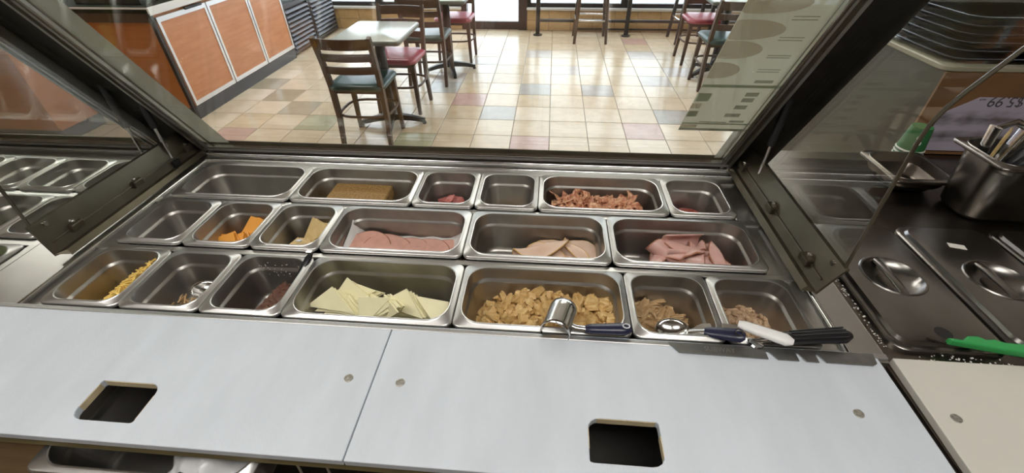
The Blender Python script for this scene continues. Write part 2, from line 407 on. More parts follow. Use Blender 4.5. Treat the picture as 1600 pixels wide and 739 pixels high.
def make_chair(seat_mat, label, loc, rotz, group='ladder-back dining chairs'):
    t = thing('dining_chair', label, 'chair', loc, rotz, group)
    sd = MB(); L = []
    for w_, d_, r_, z_ in ((.36,.36,.06,.425), (.40,.40,.07,.432), (.41,.41,.07,.452), (.39,.39,.07,.468), (.30,.30,.06,.472)):
        L.append(rrect(w_, d_, r_, z_, 5, 0, .005))
    sd.loops(L, True, True).build('seat', seat_mat, t, smooth=50)
    MB().box(-.165,.165,-.14,.16,.395,.425).build('seat_frame', 'chair_wood', t)
    for s in (-1, 1):
        MB().tube([(s*.185,-.185,0),(s*.182,-.145,.22),(s*.182,-.150,.45),(s*.186,-.185,.64),(s*.190,-.230,.80)], [.015,.018,.019,.017,.015], square=True, flat=(.85,1.15)).build('leg', 'chair_wood', t)
        MB().tube([(s*.180,.165,0),(s*.165,.150,.42)], [.013,.019], square=True).build('leg', 'chair_wood', t)
    for zc, hh, yb in ((.575,.025,-.172), (.665,.025,-.192), (.755,.034,-.216)):
        pts = [(x, yb - .028*(1-(x/.185)**2)) for x in [(-.185 + .37*k/10) for k in range(11)]]
        o = MB(); o.loops([[(x,y-.008,zc-hh) for x,y in pts],[(x,y-.008,zc+hh) for x,y in pts],[(x,y+.006,zc+hh) for x,y in pts],[(x,y+.006,zc-hh) for x,y in pts],[(x,y-.008,zc-hh) for x,y in pts]], close=False)
        o.build('slat', 'chair_wood', t, smooth=40)
    MB().tube([(.198*math.copysign(abs(cos(a))**.6, cos(a)), .178*math.copysign(abs(sin(a))**.6, sin(a)), .235) for a in [2*pi*k/24 for k in range(24)]], .010, 6, closed=True).build('stretcher', 'chair_wood', t, smooth=60)
    return t
def make_table(label, loc, sx=.50, sy=.60, rotz=.15):
    t = thing('cafe_table', label, 'table', loc, 0, 'square cafe tables')
    top = MB().loops([rrect(sx-.01,sy-.01,.03,.705,4), rrect(sx,sy,.035,.712,4), rrect(sx,sy,.035,.728,4), rrect(sx-.012,sy-.012,.03,.735,4)], True, False).build('table_edge', 'table_edge', t, smooth=30)
    MB().loops([rrect(sx-.012,sy-.012,.03,.735,4), rrect(sx-.02,sy-.02,.03,.737,4)], False, True).build('table_top', 'table_top', t, smooth=30)
    MB().lathe([(.045,.05),(.045,.06),(.038,.07),(.038,.66),(.06,.675),(.09,.705)], n=16).build('pedestal', 'table_iron', t, smooth=35)
    o = MB()
    for k in range(4):
        a = rotz + k*pi/2
        o.tube([(.03*cos(a),.03*sin(a),.075),(.15*cos(a),.15*sin(a),.058),(.265*cos(a),.265*sin(a),.030)], [.024,.020,.015], square=True)
        o.lathe([(.016,0),(.018,.012),(.010,.03)], (.258*cos(a),.258*sin(a),0), 8)
    o.build('base', 'table_iron', t)
    return t
G = 'ladder-back dining chairs'
make_chair('vinyl_green', 'brown ladder-back chair with green seat nearest the counter, its back turned', (-.39,2.63,0), .0)
make_table('square grey-green table between the nearest green chair and a red chair', (-.31,2.86,0))
make_chair('vinyl_red', 'brown ladder-back chair with red seat behind the nearest table', (-.31,3.25,0), pi - .03)
make_chair('vinyl_green', 'brown ladder-back chair with green seat in front of the second table', (-.22,3.97,0), -.03)
make_table('square grey-green table standing further back near the glass door', (-.09,4.28,0), rotz=.35)
make_chair('vinyl_red', 'brown ladder-back chair with shiny red seat behind the second table', (-.09,4.72,0), pi)
make_chair('vinyl_green', 'brown ladder-back chair with green seat at the right-hand table', (2.60,3.98,0), .03)
make_table('square grey-green table at the right partly behind the menu film', (2.69,4.33,0), rotz=.5)
make_chair('vinyl_red', 'brown ladder-back chair with red seat behind the right-hand table', (2.62,4.78,0), pi)
# window bar with posts and foot rail
bar = thing('window_bar', 'black metal bar counter with posts and foot rail along the window', 'bar counter', (0, 5.84, 0))
for x in (.80, 1.98, 3.16, 4.34):
    p = MB().tube([(x,0,0),(x,0,1.03)], .028, 10).build('post', 'window_metal', bar, smooth=40)
    MB().lathe([(.06,0),(.06,.012),(.035,.018)], (x,0,0), 14).build('foot_plate', 'window_metal', p, smooth=40)
MB().tube([(.80,0,.185),(4.34,0,.185)], .020, 10).build('foot_rail', 'window_metal', bar, smooth=40)
MB().tube([(1.30,.22,.035),(4.34,.22,.035)], .012, 8).build('floor_rail', 'window_metal', bar, smooth=40)
MB().box(.70,4.5,-.18,.24,1.03,1.07).build('bar_top', 'table_top', bar, bevel=.006)
def stool(loc, rotz, lab, m):
    t = thing('bar_stool', lab, 'bar stool', loc, rotz, 'bar stools at the window bar')
    for sx in (-1, 1):
        for sy in (-1, 1):
            MB().tube([(sx*.20,sy*.20,0),(sx*.155,sy*.155,.72)], [.016,.021], square=True).build('leg', m, t)
    for k in range(4):
        a = k*pi/2; pts = []
        for q in range(7):
            u = -1 + q/3; x, y = .183*u, -.183 - .02*(1-u*u)
            pts.append((x*cos(a)-y*sin(a), x*sin(a)+y*cos(a), .27))
        MB().tube(pts, .011, 6).build('foot_rest', 'stool_steel', t, smooth=60)
    MB().loops([rrect(.36,.36,.06,.72,5), rrect(.40,.40,.07,.73,5), rrect(.40,.40,.07,.755,5), rrect(.34,.34,.06,.765,5)], True, True).build('seat', 'vinyl_red', t, smooth=50)
stool((1.48,5.63,0), 0, 'brown wooden bar stool with steel foot ring left of the right-hand chairs', 'chair_wood')
stool((2.74,5.66,0), .05, 'dark bar stool with steel foot ring behind the right-hand table', 'window_metal')

# ============================================================ PREP COUNTER
pc = thing('prep_counter', 'stainless prep counter with a cold well of steel food pans', 'prep counter', (0,0,0))
ZT = H - .004          # top of stainless rail
WX0, WX1, WY0, WY1 = -.048, 1.508, -.006, .585
o = MB()
o.box(-.185, WX0, -.02, .66, H-.05, ZT); o.box(WX1, 1.568, -.02, .66, H-.05, ZT); o.box(WX0, WX1, WY1, .66, H-.05, ZT)
o.build('rail_top', 'steel', pc)
# raised bright lips along the well sides
for x in (WX0, WX1):
    MB().tube([(x,WY0,ZT+.002),(x,WY1,ZT+.002),], .0045, 8).build('well_lip', 'steel_bright', pc, smooth=60)
MB().tube([(WX0,WY1,ZT+.002),(WX1,WY1,ZT+.002)], .0045, 8).build('well_lip', 'steel_bright', pc, smooth=60)
MB().tube([(WX0-.02,WY1+.035,ZT+.003),(WX1+.02,WY1+.035,ZT+.003)], .005, 8).build('rear_bead', 'steel_bright', pc, smooth=60)
o = MB(); o.box(WX0, WX1, WY0, WY1, H-.22, H-.215); o.box(WX0-.004, WX0, WY0, WY1, H-.215, H-.05); o.box(WX1, WX1+.004, WY0, WY1, H-.215, H-.05); o.box(WX0,WX1,WY1,WY1+.004,H-.215,H-.05); o.box(WX0,WX1,WY0-.004,WY0,H-.215,H-.02)
o.build('well_liner', 'well_dark', pc)
for y0, y1 in ((.174,.190), (.362,.383), (.553,.585)):
    MB().box(WX0, WX1, y0, y1, H-.02, H-.004).build('divider_bar', 'steel', pc, bevel=.002)
for x0, x1, y0, y1 in ((WX0, -.012, WY0, WY1), (1.469, WX1, WY0, .180), (1.446, WX1, .180, WY1)):
    MB().box(x0, x1, y0, y1, H-.026, H-.0095).build('side_ledge', 'steel', pc, bevel=.002)
MB().box(-.185, 1.568, -.0155, -.004, H-.03, H+.001).build('front_strip', 'steel_strip', pc, bevel=.002)
o = MB(); o.box(-.185, 1.568, .0, .66, .10, H-.225); o.build('cabinet_body', 'steel_darkened', pc)
o = MB(); o.box(-.185,-.18,-.02,.66,H-.225,H-.05); o.box(1.563,1.568,-.02,.66,H-.225,H-.05); o.box(-.18,1.563,.655,.66,H-.225,H-.05); o.build('side_skin', 'steel_darkened', pc)
MB().box(-.15, 1.53, .05, .62, 0, .10).build('plinth', 'toe_kick', pc)
MB().box(-.185, 1.568, .66, .70, .0, H-.02).build('customer_panel', 'oak_end', pc)
for x0, x1 in ((-1.4,.250), (.378,1.040), (1.168,1.568)):
    MB().box(x0, x1, -.230, -.020, H-.040, H-.016).build('board_support', 'steel_darkened', pc)
MB().box(-1.4, 1.568, -.245, -.230, H-.040, H-.016).build('front_rail', 'olive_panel', pc)
# gap in the support for the scrap pans is cut by the pans hanging in front of it

# ---- cutting boards
def board(name, x0, x1, y0, y1, zt, hole, m, lab, skew=0):
    t = thing(name, lab, 'cutting board', (0,0,0))
    zb = zt - .014; bm = bmesh.new()
    outer = [(x0+skew,y1),(x0,y0),(x1,y0),(x1,y1)]
    vs = [bm.verts.new((x,y,zt)) for x,y in outer]; es = [bm.edges.new((vs[i],vs[(i+1)%4])) for i in range(4)]
    if hole:
        hx0,hx1,hy0,hy1,sl = hole; hv = []
        for cx_, cy_, r_, a0 in ((hx1-.018,hy1-.018,.018,0),(hx0+.004,hy1-.004,.004,90),(hx0+.018,hy0+.018,.018,180),(hx1-.004,hy0+.004,.004,270)):
            if sl < 0: r_ = {.018:.004,.004:.018}[r_]; cx_ = hx1-r_ if a0 in (0,270) else hx0+r_; cy_ = hy1-r_ if a0 in (0,90) else hy0+r_
            for i in range(5):
                a = R(a0 + 22.5*i); hv.append(bm.verts.new((cx_ + r_*cos(a), cy_ + r_*sin(a), zt)))
        es += [bm.edges.new((hv[i],hv[(i+1)%len(hv)])) for i in range(len(hv))]
    bmesh.ops.triangle_fill(bm, use_beauty=True, edges=es)
    r = bmesh.ops.extrude_face_region(bm, geom=bm.faces[:]); nv = [g for g in r['geom'] if isinstance(g, bmesh.types.BMVert)]
    bmesh.ops.translate(bm, verts=nv, vec=(0,0,-.014)); bmesh.ops.recalc_face_normals(bm, faces=bm.faces)
    me = bpy.data.meshes.new('slab'); bm.to_mesh(me); bm.free(); me.materials.append(M[m])
    link('slab', me, t, bevel=.0015)
    return t
def screw(t, x, y, zt):
    s = MB().lathe([(.0075,-.001),(.0075,.0012),(.006,.0018),(.003,.0010)], (x,y,zt), 14).build('screw', 'screw', t, smooth=40)
BT = H + .002
b1 = board('cutting_board', -1.35, .7045, -.251, -.016, BT, (.262,.366,-.221,-.155,1), 'board', 'white plastic cutting board with square hole at the left of the counter')
screw(b1, .665, -.121, BT)
b2 = board('cutting_board', .7065, 1.548, -.251, -.016, BT, (1.052,1.157,-.226,-.160,-1), 'board', 'white plastic cutting board with square hole in front of the chicken')
screw(b2, .752, -.123, BT); screw(b2, 1.462, -.123, BT)
b3 = board('cutting_board', 1.567, 2.6, -.27, -.014, BT, None, 'board_cream', 'creamy plastic cutting board at the right beside the green handle', skew=.006)
screw(b3, 1.603, -.120, BT)
# yellowed rim round the holes
for b, (x0,x1,y0,y1) in ((b1,(.262,.366,-.221,-.155)), (b2,(1.052,1.157,-.226,-.160))):
    o = MB(); o.box(x0+.004,x1-.004,y1-.0008,y1+.0002,BT-.013,BT-.001); o.box(x0-.0002,x0+.0008,y0+.02,y1-.006,BT-.013,BT-.001); o.box(x1-.0008,x1+.0002,y0+.006,y1-.02,BT-.013,BT-.001)
    o.build('stained_edge', 'board_stain', b)
# ---- notched steel portion guide at the right end of the front rim
pg = thing('portion_guide', 'notched flat steel portion guide lying on the right end of the white board', 'steel guide', (0,0,0))
for poly in ([(1.200,-.010),(1.215,-.031),(1.362,-.0335),(1.362,-.010)], [(1.362,-.010),(1.378,-.0335),(1.412,-.034),(1.412,-.010)],
             [(1.412,-.010),(1.424,-.034),(1.444,-.0345),(1.444,-.010)], [(1.444,-.010),(1.456,-.034),(1.530,-.0345),(1.538,-.030),(1.542,-.010)]):
    MB().prism(poly, 'z', H+.0035, H+.0055).build('plate', 'steel_guide', pg)
link('lettering', text_mesh('SUBWAY', .013, 'steel', .0004), pg, (1.285,-.021,H+.0056), (0,0,-.015))

# ---- food pans
PAN_CACHE = {}
def pan_meshes(w_, d_, depth):
    key = (round(w_,4), round(d_,4), depth)
    if key in PAN_CACHE: return PAN_CACHE[key]
    ro = .016; ri = .032 if w_ < .2 else .040
    rim = MB().loops([rrect(w_-.004,d_-.004,ro,-.009), rrect(w_,d_,ro,-.0075), rrect(w_,d_,ro,-.002), rrect(w_-.004,d_-.004,ro,0),
                      rrect(w_-.018,d_-.018,ri,.0), rrect(w_-.0205,d_-.0205,ri,.0022), rrect(w_-.0235,d_-.0235,ri,.0018)]).mesh('rim', 'steel_rim_lit', 60)
    bas = MB().loops([rrect(w_-.0235,d_-.0235,ri,.0018), rrect(w_-.026,d_-.026,ri,-.003), rrect(w_-.028,d_-.028,ri,-.024), rrect(w_-.030,d_-.030,ri,-.0265), rrect(w_-.037,d_-.037,ri-.003,-.0295),
                      rrect(w_-.039,d_-.039,ri-.003,-.033), rrect(w_-.056,d_-.056,ri-.006,-depth+.012), rrect(w_-.062,d_-.062,ri-.008,-depth+.004), rrect(w_-.078,d_-.078,ri-.014,-depth)], False, True).mesh('basin', 'steel_basin_shaded', 60)
    PAN_CACHE[key] = (rim, bas); return rim, bas
def pan(x0, x1, y0, d_, z, label, depth=.10, group='steel food pans in the cold well', rotz=0, zabs=None):
    rim, bas = pan_meshes(x1 - x0, d_, depth)
    t = thing('food_pan', label, 'food pan', ((x0+x1)/2, y0 + d_/2, H + z), rotz, group)
    link('rim', rim, t); link('basin', bas, t)
    return t
def cells(widths, sc, ox):
    x = 0; out = []
    for w_ in widths:
        a = .811 + (x - .811)*sc + ox; x += w_; b = .811 + (x - .811)*sc + ox
        out.append((a + .0008, b - .0008))
    return out
S, T3 = .162, .325
RC = cells([S,S,S,T3,T3,S,S], 1.022, 0); RB = cells([S,S,S,T3,T3,T3], 1.002, -.012); RA = cells([T3,T3,S,S,T3,S], 1.002, -.016)
YC, YB, YA = .000, .189, .380
LC = ['small steel pan at front left holding a little shredded yellow cheese', 'small steel pan at front with a spoon lying inside', 'small steel pan at front with brown beef in its corner',
      'wide steel pan at front filled with pale cheese triangles', 'wide steel pan at front filled with diced chicken', 'small steel pan at front holding pulled chicken and a spoon', 'small steel pan at front right holding tuna crumbles']
LB = ['empty small steel pan at the left end of the middle row', 'small steel pan holding orange cheese triangles', 'small steel pan holding speckled pale cheese', 'wide steel pan holding round ham slices on paper',
      'wide steel pan holding folded turkey slices', 'wide steel pan holding folded pink ham']
LA = ['empty wide steel pan at the back left corner', 'wide steel pan at the back holding a brown patty block', 'small steel pan at the back with a few pepperoni slices', 'nearly empty small steel pan between the pepperoni and the bacon',
      'wide steel pan at the back filled with bacon strips', 'small steel pan at the back right with red sauce in the bottom']
for (a,b), l in zip(RC, LC): pan(a, b, YC, .173, .0005, l)
for (a,b), l in zip(RB, LB): pan(a, b, YB, .174, .006, l)
for (a,b), l in zip(RA, LA): pan(a, b, YA, .172, .006, l)

# ---- food ---------------------------------------------------------------
def chunk_mesh(name, m, sx, sy, sz, rough, seed, sub=2, lo=.55, hi=.95, nc=6):
    rnd = random.Random(seed); bm = bmesh.new(); bmesh.ops.create_icosphere(bm, subdivisions=sub, radius=1)
    ax = [Vector((rnd.uniform(-1,1),rnd.uniform(-1,1),rnd.uniform(-1,1))).normalized() for _ in range(nc)]; am = [rnd.uniform(lo,hi) for _ in ax]
    for v in bm.verts:
        p = v.co.copy()
        for a, q in zip(ax, am):
            dd = p.dot(a)
            if dd > q: p -= a*(dd-q)*(.9 if nc == 6 else 1)
        p *= 1 + rnd.uniform(-rough, rough)
        v.co = (p.x*sx, p.y*sy, p.z*sz)
    me = bpy.data.meshes.new(name); bm.to_mesh(me); bm.free(); me.materials.append(M[m]); return me
def cube_mesh(name, m, sx, sy, sz, rough, seed, sph=.35):
    rnd = random.Random(seed); bm = bmesh.new(); bmesh.ops.create_cube(bm, size=2)
    bmesh.ops.subdivide_edges(bm, edges=bm.edges[:], cuts=2, use_grid_fill=True)
    sh = [rnd.uniform(-.35,.35) for _ in range(4)]
    for v in bm.verts:
        p = v.co; q = p.lerp(p.normalized()*1.15, sph)*(1+rnd.uniform(-rough,rough))
        q = Vector((q.x*(1+sh[0]*q.z), q.y*(1+sh[1]*q.x), q.z*(1+sh[2]*q.y)))
        v.co = (q.x*sx, q.y*sy, q.z*sz)
    me = bpy.data.meshes.new(name); bm.to_mesh(me); bm.free(); me.materials.append(M[m]); return me
def scatter(name, meshes, n, region, height, z0, label, cat, group, mind=.012, tilt=1.0, seed=1):
    rnd = random.Random(seed); pts = []
    x0,x1,y0,y1 = region; tries = 0
    while len(pts) < n and tries < n*80:
        tries += 1
        x, y = rnd.uniform(x0,x1), rnd.uniform(y0,y1); hh = height(x,y)
        if hh <= 0: continue
        z = z0 + rnd.uniform(max(0, hh-.03), hh)
        if all((x-a)**2+(y-b)**2+(z-c)**2 > mind**2 for a,b,c in pts): pts.append((x,y,z))
    for x,y,z in pts:
        ob = link(name, rnd.choice(meshes), None, (x,y,z), (rnd.uniform(-tilt,tilt),rnd.uniform(-tilt,tilt),rnd.uniform(0,6.28)), scale=[rnd.uniform(.8,1.2)]*3)
        tag(ob, label, cat, group)
    return pts
def mound(name, m, region, hf, z0, parent=None, n=26, jit=.004, seed=3):
    """a bed of food that fills the space below the pieces"""
    rnd = random.Random(seed); x0,x1,y0,y1 = region; o = MB(); vs = []; fs = []
    for j in range(n+1):
        for i in range(n+1):
            x = x0+(x1-x0)*i/n; y = y0+(y1-y0)*j/n; vs.append((x, y, z0+max(-.002,hf(x,y))+rnd.uniform(-jit,jit)))
    for j in range(n):
        for i in range(n): a = j*(n+1)+i; fs.append((a,a+1,a+n+2,a+n+1))
    return o.add(vs,fs).build(name, m, parent, smooth=60)
# pan floors inside (rim z, depth .10)
fC, fB = H - .0985, H - .093
# diced chicken
ch = [cube_mesh('chicken_chunk', 'chicken', .0095+.0035*(k%3)/2, .0085, .0070+.002*(k%2), .16, 10+k) for k in range(8)]
xa, xb = RC[4]
def hch(x, y):
    u = (x-xa)/(xb-xa); v = y/.173
    if u < .10 or u > .94 or v < .12 or v > .92: return -1
    h_ = .052*min(1, (u-.06)*3.2)*(1 - .45*abs(v-.55)) 
    if u < .38 and v < .40: h_ *= .25
    return h_
mnd = mound('chicken_bed', 'chicken', (xa+.035, xb-.02, .02, .155), lambda x,y: hch(x,y)-.012, fC)
tag(mnd, 'chopped seasoned chicken filling the bottom of the wide pan', 'chicken', kind='stuff')
scatter('chicken_piece', ch, 210, (xa+.03, xb-.02, .02, .158), hch, fC+.004, 'golden diced chicken piece in the wide front pan', 'chicken', 'diced chicken pieces', .0135, seed=2)
# pulled chicken
pl = [cube_mesh('shred', 'pulled', .016+.004*(k%2), .0065, .0036, .28, 30+k, .25) for k in range(6)]
xa6, xb6 = RC[5]
def h6(x,y):
    u = (x-xa6)/(xb6-xa6); v = y/.173
    if u < .14 or u > .86 or v < .12 or v > .88: return -1
    return .046*(1-.75*max(0,u-.30)) * (.6+.4*v) if u < .72 else .012
mnd = mound('pulled_bed', 'pulled', (xa6+.022, xb6-.024, .022, .150), lambda x,y: h6(x,y)-.006, fC, n=18)
tag(mnd, 'brown pulled chicken packed in the small front pan', 'chicken', kind='stuff')
scatter('pulled_piece', pl, 85, (xa6+.025, xb6-.03, .025, .148), h6, fC+.005, 'shred of brown pulled chicken in the small front pan', 'chicken', 'pulled chicken shreds', .010, .5, seed=5)
# tuna crumbles
xa7, xb7 = RC[6]
def h7(x,y):
    u = (x-xa7)/(xb7-xa7); v = y/.173
    if u < .14 or u > .86 or v < .12 or v > .88: return -1
    return .040*(1-1.2*abs(u-.5))*(.5+.5*v)
mnd = mound('crumble_bed', 'crumble', (xa7+.022, xb7-.024, .022, .150), lambda x,y: h7(x,y)-.003, fC, n=18, jit=.003)
tag(mnd, 'brown tuna crumbles in the small pan at front right', 'crumbles', kind='stuff')
cr = [chunk_mesh('crumb', 'crumble', .008, .006, .005, .15, 50+k, 1) for k in range(4)]
o = MB(); rnd = random.Random(8)
def join_scatter(o, meshes, n, region, hf, z0, rnd, sc=(.6,1.2)):
    x0,x1,y0,y1 = region
    for _ in range(n):
        x,y = rnd.uniform(x0,x1), rnd.uniform(y0,y1); hh = hf(x,y)
        if hh <= 0: continue
        me = rnd.choice(meshes); mx = Matrix.Translation((x,y,z0+hh)) @ Euler((rnd.uniform(-.8,.8),rnd.uniform(-.8,.8),rnd.uniform(0,6))).to_matrix().to_4x4() @ Matrix.Scale(rnd.uniform(*sc),4)
        o.add([mx @ v.co for v in me.vertices], [tuple(p.vertices) for p in me.polygons])
join_scatter(o, cr, 260, (xa7+.022,xb7-.024,.022,.150), h7, fC, rnd)
tag(o.build('tuna_crumbs', 'crumble', None), 'loose tuna crumbs on top of the small pan at front right', 'crumbles', kind='stuff')
# beef in pan C3
xa3, xb3 = RC[2]
def h3(x,y):
    u = (x-xa3)/(xb3-xa3); v = y/.173
    if u > .86 or v < .14 or v > .72 or u < .36: return -1
    return .066*min(1,(u-.34)*4)*(1.15-.5*v)
mnd = mound('beef_bed', 'beef', (xa3+.062, xb3-.024, .024, .125), lambda x,y: h3(x,y)-.004, fC, n=14)
tag(mnd, 'bed of dark brown beef under the shaved pieces', 'beef', kind='stuff')
o = MB(); bf = [chunk_mesh('beef_bit', 'beef', .011, .008, .006, .16, 70+k, 1) for k in range(4)]
join_scatter(o, bf, 520, (xa3+.02,xb3-.02,.02,.150), h3, fC, random.Random(4))
tag(o.build('shaved_beef', 'beef', None), 'dark brown shaved beef in the corner of the small front pan', 'beef', kind='stuff')
o = MB(); rnd = random.Random(14)
sp = [chunk_mesh('speck', 'crumb_white', .0011, .0011, .0008, .1, 90, 1)]
x0,x1 = xa3+.026, xb3-.03
for _ in range(90):
    t_ = rnd.random(); x = x0+(x1-x0)*rnd.random(); z = fC+.006+.085*rnd.random()
    y = .173-.0135-.0105*(1-(z-fC)/.1) - .0025
    o.add([Vector((x,y,z))+v.co for v in sp[0].vertices], [tuple(p.vertices) for p in sp[0].polygons])
tag(o.build('grease_specks', 'crumb_white', None), 'pale grease specks on the wall of the beef pan', 'specks', kind='stuff')
# shredded cheese, C1 and C2
def shreds(name, m, n, region, z0, zr, label, cat, seed, slope=None):
    rnd = random.Random(seed); o = MB(); x0,x1,y0,y1 = region
    for _ in range(n):
        x,y,z = rnd.uniform(x0,x1), rnd.uniform(y0,y1), z0+rnd.uniform(.002,zr); a = rnd.uniform(0,6.28); l = rnd.uniform(.007,.014); b = rnd.uniform(-.5,.5)
        if slope: z += slope[1]*(x-slope[0])
        dx,dy,dz = l*cos(a)*cos(b), l*sin(a)*cos(b), l*sin(b)
        o.tube([(x-dx,y-dy,z-dz*.6),(x,y,z+.002),(x+dx,y+dy,z+dz*.6)], .0014, square=True)
    return tag(o.build(name, m, None), label, cat, kind='stuff')
a_, b_ = RC[0]
shreds('shredded_cheese', 'cheese_shred', 520, (.030,.110,.035,.145), fC+.015, .020, 'shredded yellow cheese along the right side of the front left pan', 'cheese', 11, slope=(.030,.66))
shreds('shredded_cheese', 'cheese_shred', 26, (.0,.05,.035,.085), fC, .010, 'stray yellow cheese shreds near the front of the front left pan', 'cheese', 12)
shreds('food_scraps', 'pulled', 130, (.185,.285,.030,.090), fC, .040, 'tan food scraps under the spoon in the second front pan', 'scraps', 13)
# cheese triangles
def tri_mesh(name, m, leg, th):
    h_ = leg*.7071
    return MB().prism([(-h_,-h_*.45),(h_,-h_*.45),(0,h_*.55)], 'y', -th/2, th/2).mesh(name, m)
TW = tri_mesh('cheese_slice', 'cheese_white', .070, .0028); TO = tri_mesh('cheese_slice', 'cheese_orange', .080, .0030); TP = tri_mesh('cheese_slice', 'cheese_pepper', .078, .0028)
def fan(me, c, n, step, tilt, spin, yaw, label, group, jit=.12, seed=0):
    """stack of slices; the front one at c, others behind it by step"""
    rnd = random.Random(seed)
    for k in range(n):
        e = Euler((-tilt + rnd.uniform(-jit,jit)*.5, spin + rnd.uniform(-jit,jit)*2 , yaw + rnd.uniform(-jit,jit)), 'XYZ')
        mx = Euler((0,0,yaw+rnd.uniform(-jit,jit))).to_matrix() @ Euler((-tilt+rnd.uniform(-jit,jit)*.4,0,0)).to_matrix() @ Euler((0,spin+rnd.uniform(-jit,jit)*1.6,0)).to_matrix()
        ob = link('cheese_slice', me, None, (c[0]+step[0]*k, c[1]+step[1]*k, c[2]+step[2]*k), mx.to_euler())
        tag(ob, label, 'cheese slice', group)
gw = 'pale cheese triangles'; lw = 'pale yellow cheese triangle in the wide front pan'
def lw_(p): return 'pale yellow cheese triangle in the wide front pan, in the %s stack' % p
fan(TW, (.543,.078,H-.030), 12, (.0042,.0012,-.0042), .52, .16, .12, lw_('leftmost'), gw, .12, seed=1)
fan(TW, (.570,.108,H-.032), 6, (.0034,.0012,-.0040), .55, -.35, -.05, lw_('leftmost'), gw, .14, seed=2)
fan(TW, (.622,.070,H-.036), 12, (.0034,.0018,-.0040), .50, -.74, -.12, lw_('second from left'), gw, .10, seed=3)
fan(TW, (.694,.082,H-.028), 12, (.0030,.0014,-.0042), .52, .30, .08, lw_('tallest'), gw, .15, seed=4)
fan(TW, (.662,.074,H-.040), 5, (.0020,.0030,-.002), .30, -1.0, -.95, lw_('second from left'), gw, .08, seed=5)
fan(TW, (.764,.082,H-.048), 10, (.0020,.0012,-.0040), .72, .95, .15, lw_('rightmost'), gw, .08, seed=6)
go = 'orange cheese triangles'; lo = 'orange cheese triangle in the middle row'
fan(TO, (.196,.262,H-.050), 5, (.006,.004,-.003), .80, .45, .1, lo, go, .2, seed=7)
fan(TO, (.236,.322,H-.040), 6, (.005,.002,-.004), .95, -.35, -.1, lo, go, .25, seed=8)
gp = 'speckled cheese triangles'; lp = 'speckled pale cheese triangle in the middle row'
fan(TP, (.372,.262,H-.058), 6, (.004,.003,-.003), .95, .2, .2, lp, gp, .25, seed=9)
fan(TP, (.402,.318,H-.036), 7, (.005,.002,-.005), .70, -.70, -.25, lp, gp, .12, seed=10)
wr = chunk_mesh('plastic_scrap', 'plastic_bag', .010, .006, .004, .3, 5, 1)
tag(link('plastic_scrap', wr, None, (.386,.262,H-.032)), 'small glossy crumpled plastic scrap on the speckled cheese', 'plastic scrap')
# round ham slices on paper
def slice_mesh(name, m, r, th, fold=None, wob=.003, seed=0, ny=1.0, rings=7, seg=28):
    rnd = random.Random(seed); ph = [rnd.uniform(0,6.28) for _ in range(4)]
    def F(u, v):
        z = wob*(sin(u/r*3+ph[0]) + sin(v/r*4+ph[1])*.7 + sin((u+v)/r*5+ph[2])*.4)
        if fold:
            off, rad, lift = fold
            if v > off:
                s = v-off; L_ = pi*rad
                if s < L_: a = s/rad; return (u, off+rad*sin(a), rad*(1-cos(a))+z*.5)
                return (u, off-(s-L_)*cos(lift), 2*rad+(s-L_)*sin(lift)+z)
        return (u, v, z)
    L = []
    for k in range(rings+1):
        rr = r*(k+.02)/(rings-1) if k < rings-1 else r*(.965 if k == rings-1 else 1.0)
        if k < rings-1: rr *= .96
        L.append([F(rr*cos(2*pi*i/seg)*(1+.03*sin(3*2*pi*i/seg+ph[3])), rr*ny*sin(2*pi*i/seg)) for i in range(seg)])
    me = MB().loops(L, True).mesh(name, m, 60)
    if m in ('ham', 'ham_disc', 'turkey'):
        me.materials.append(M['meat_rind'] if m != 'turkey' else M['turkey_rind'])
        nf = len(me.polygons); rim_i = set(range((rings)*seg, (rings+1)*seg))
        for p in me.polygons:
            if len(p.vertices) == 4 and sum(v in rim_i for v in p.vertices) == 2: p.material_index = 1
    return me
def put_slice(name, me, loc, rot, th, label, cat, group):
    ob = link(name, me, None, loc, rot); s = ob.modifiers.new('solid', 'SOLIDIFY'); s.thickness = th; s.offset = 1
    return tag(ob, label, cat, group)
lnr = MB()
x0, x1 = RB[3][0]+.022, RB[3][1]-.020
zf = H-.070
g = []
for j in range(9):
    for i in range(25):
        u, v = i/24, j/8; x = x0+(x1-x0)*u; y = YB+.022+(.126)*v
        e = max(0, abs(u-.5)-.36)/.14; f_ = max(0, v-.8)/.2
        g.append((x + (.004*e if u<.5 else -.004*e)*0, y, zf + (.052 if u < .5 else .046)*e*e*(.3+.7*v) + .006*f_*f_*(1-.2*sin(u*15)) + .002*sin(u*31+v*5)))
lnr.add(g, [(j*25+i, j*25+i+1, (j+1)*25+i+1, (j+1)*25+i) for j in range(8) for i in range(24)])
lo_ = lnr.build('paper_liner', 'paper_liner', None, smooth=60); tag(lo_, 'white deli paper under the round ham slices', 'paper')
sm = lo_.modifiers.new('solid', 'SOLIDIFY'); sm.thickness = .0008
HD = slice_mesh('ham_slice', 'ham_disc', .060, .003, None, .0012, 3)
PL = ['leftmost', 'second from the left', 'middle', 'second from the right', 'rightmost']
for k in range(5):
    put_slice('ham_slice', HD, (.546 + k*.048, .270 + .002*(k%2), zf + .008 + (4-k)*.0030), (R(3), R(4), k*.9), .0026, 'round pink ham slice fanned out on white paper, ' + PL[k], 'ham slice', 'round ham slices')
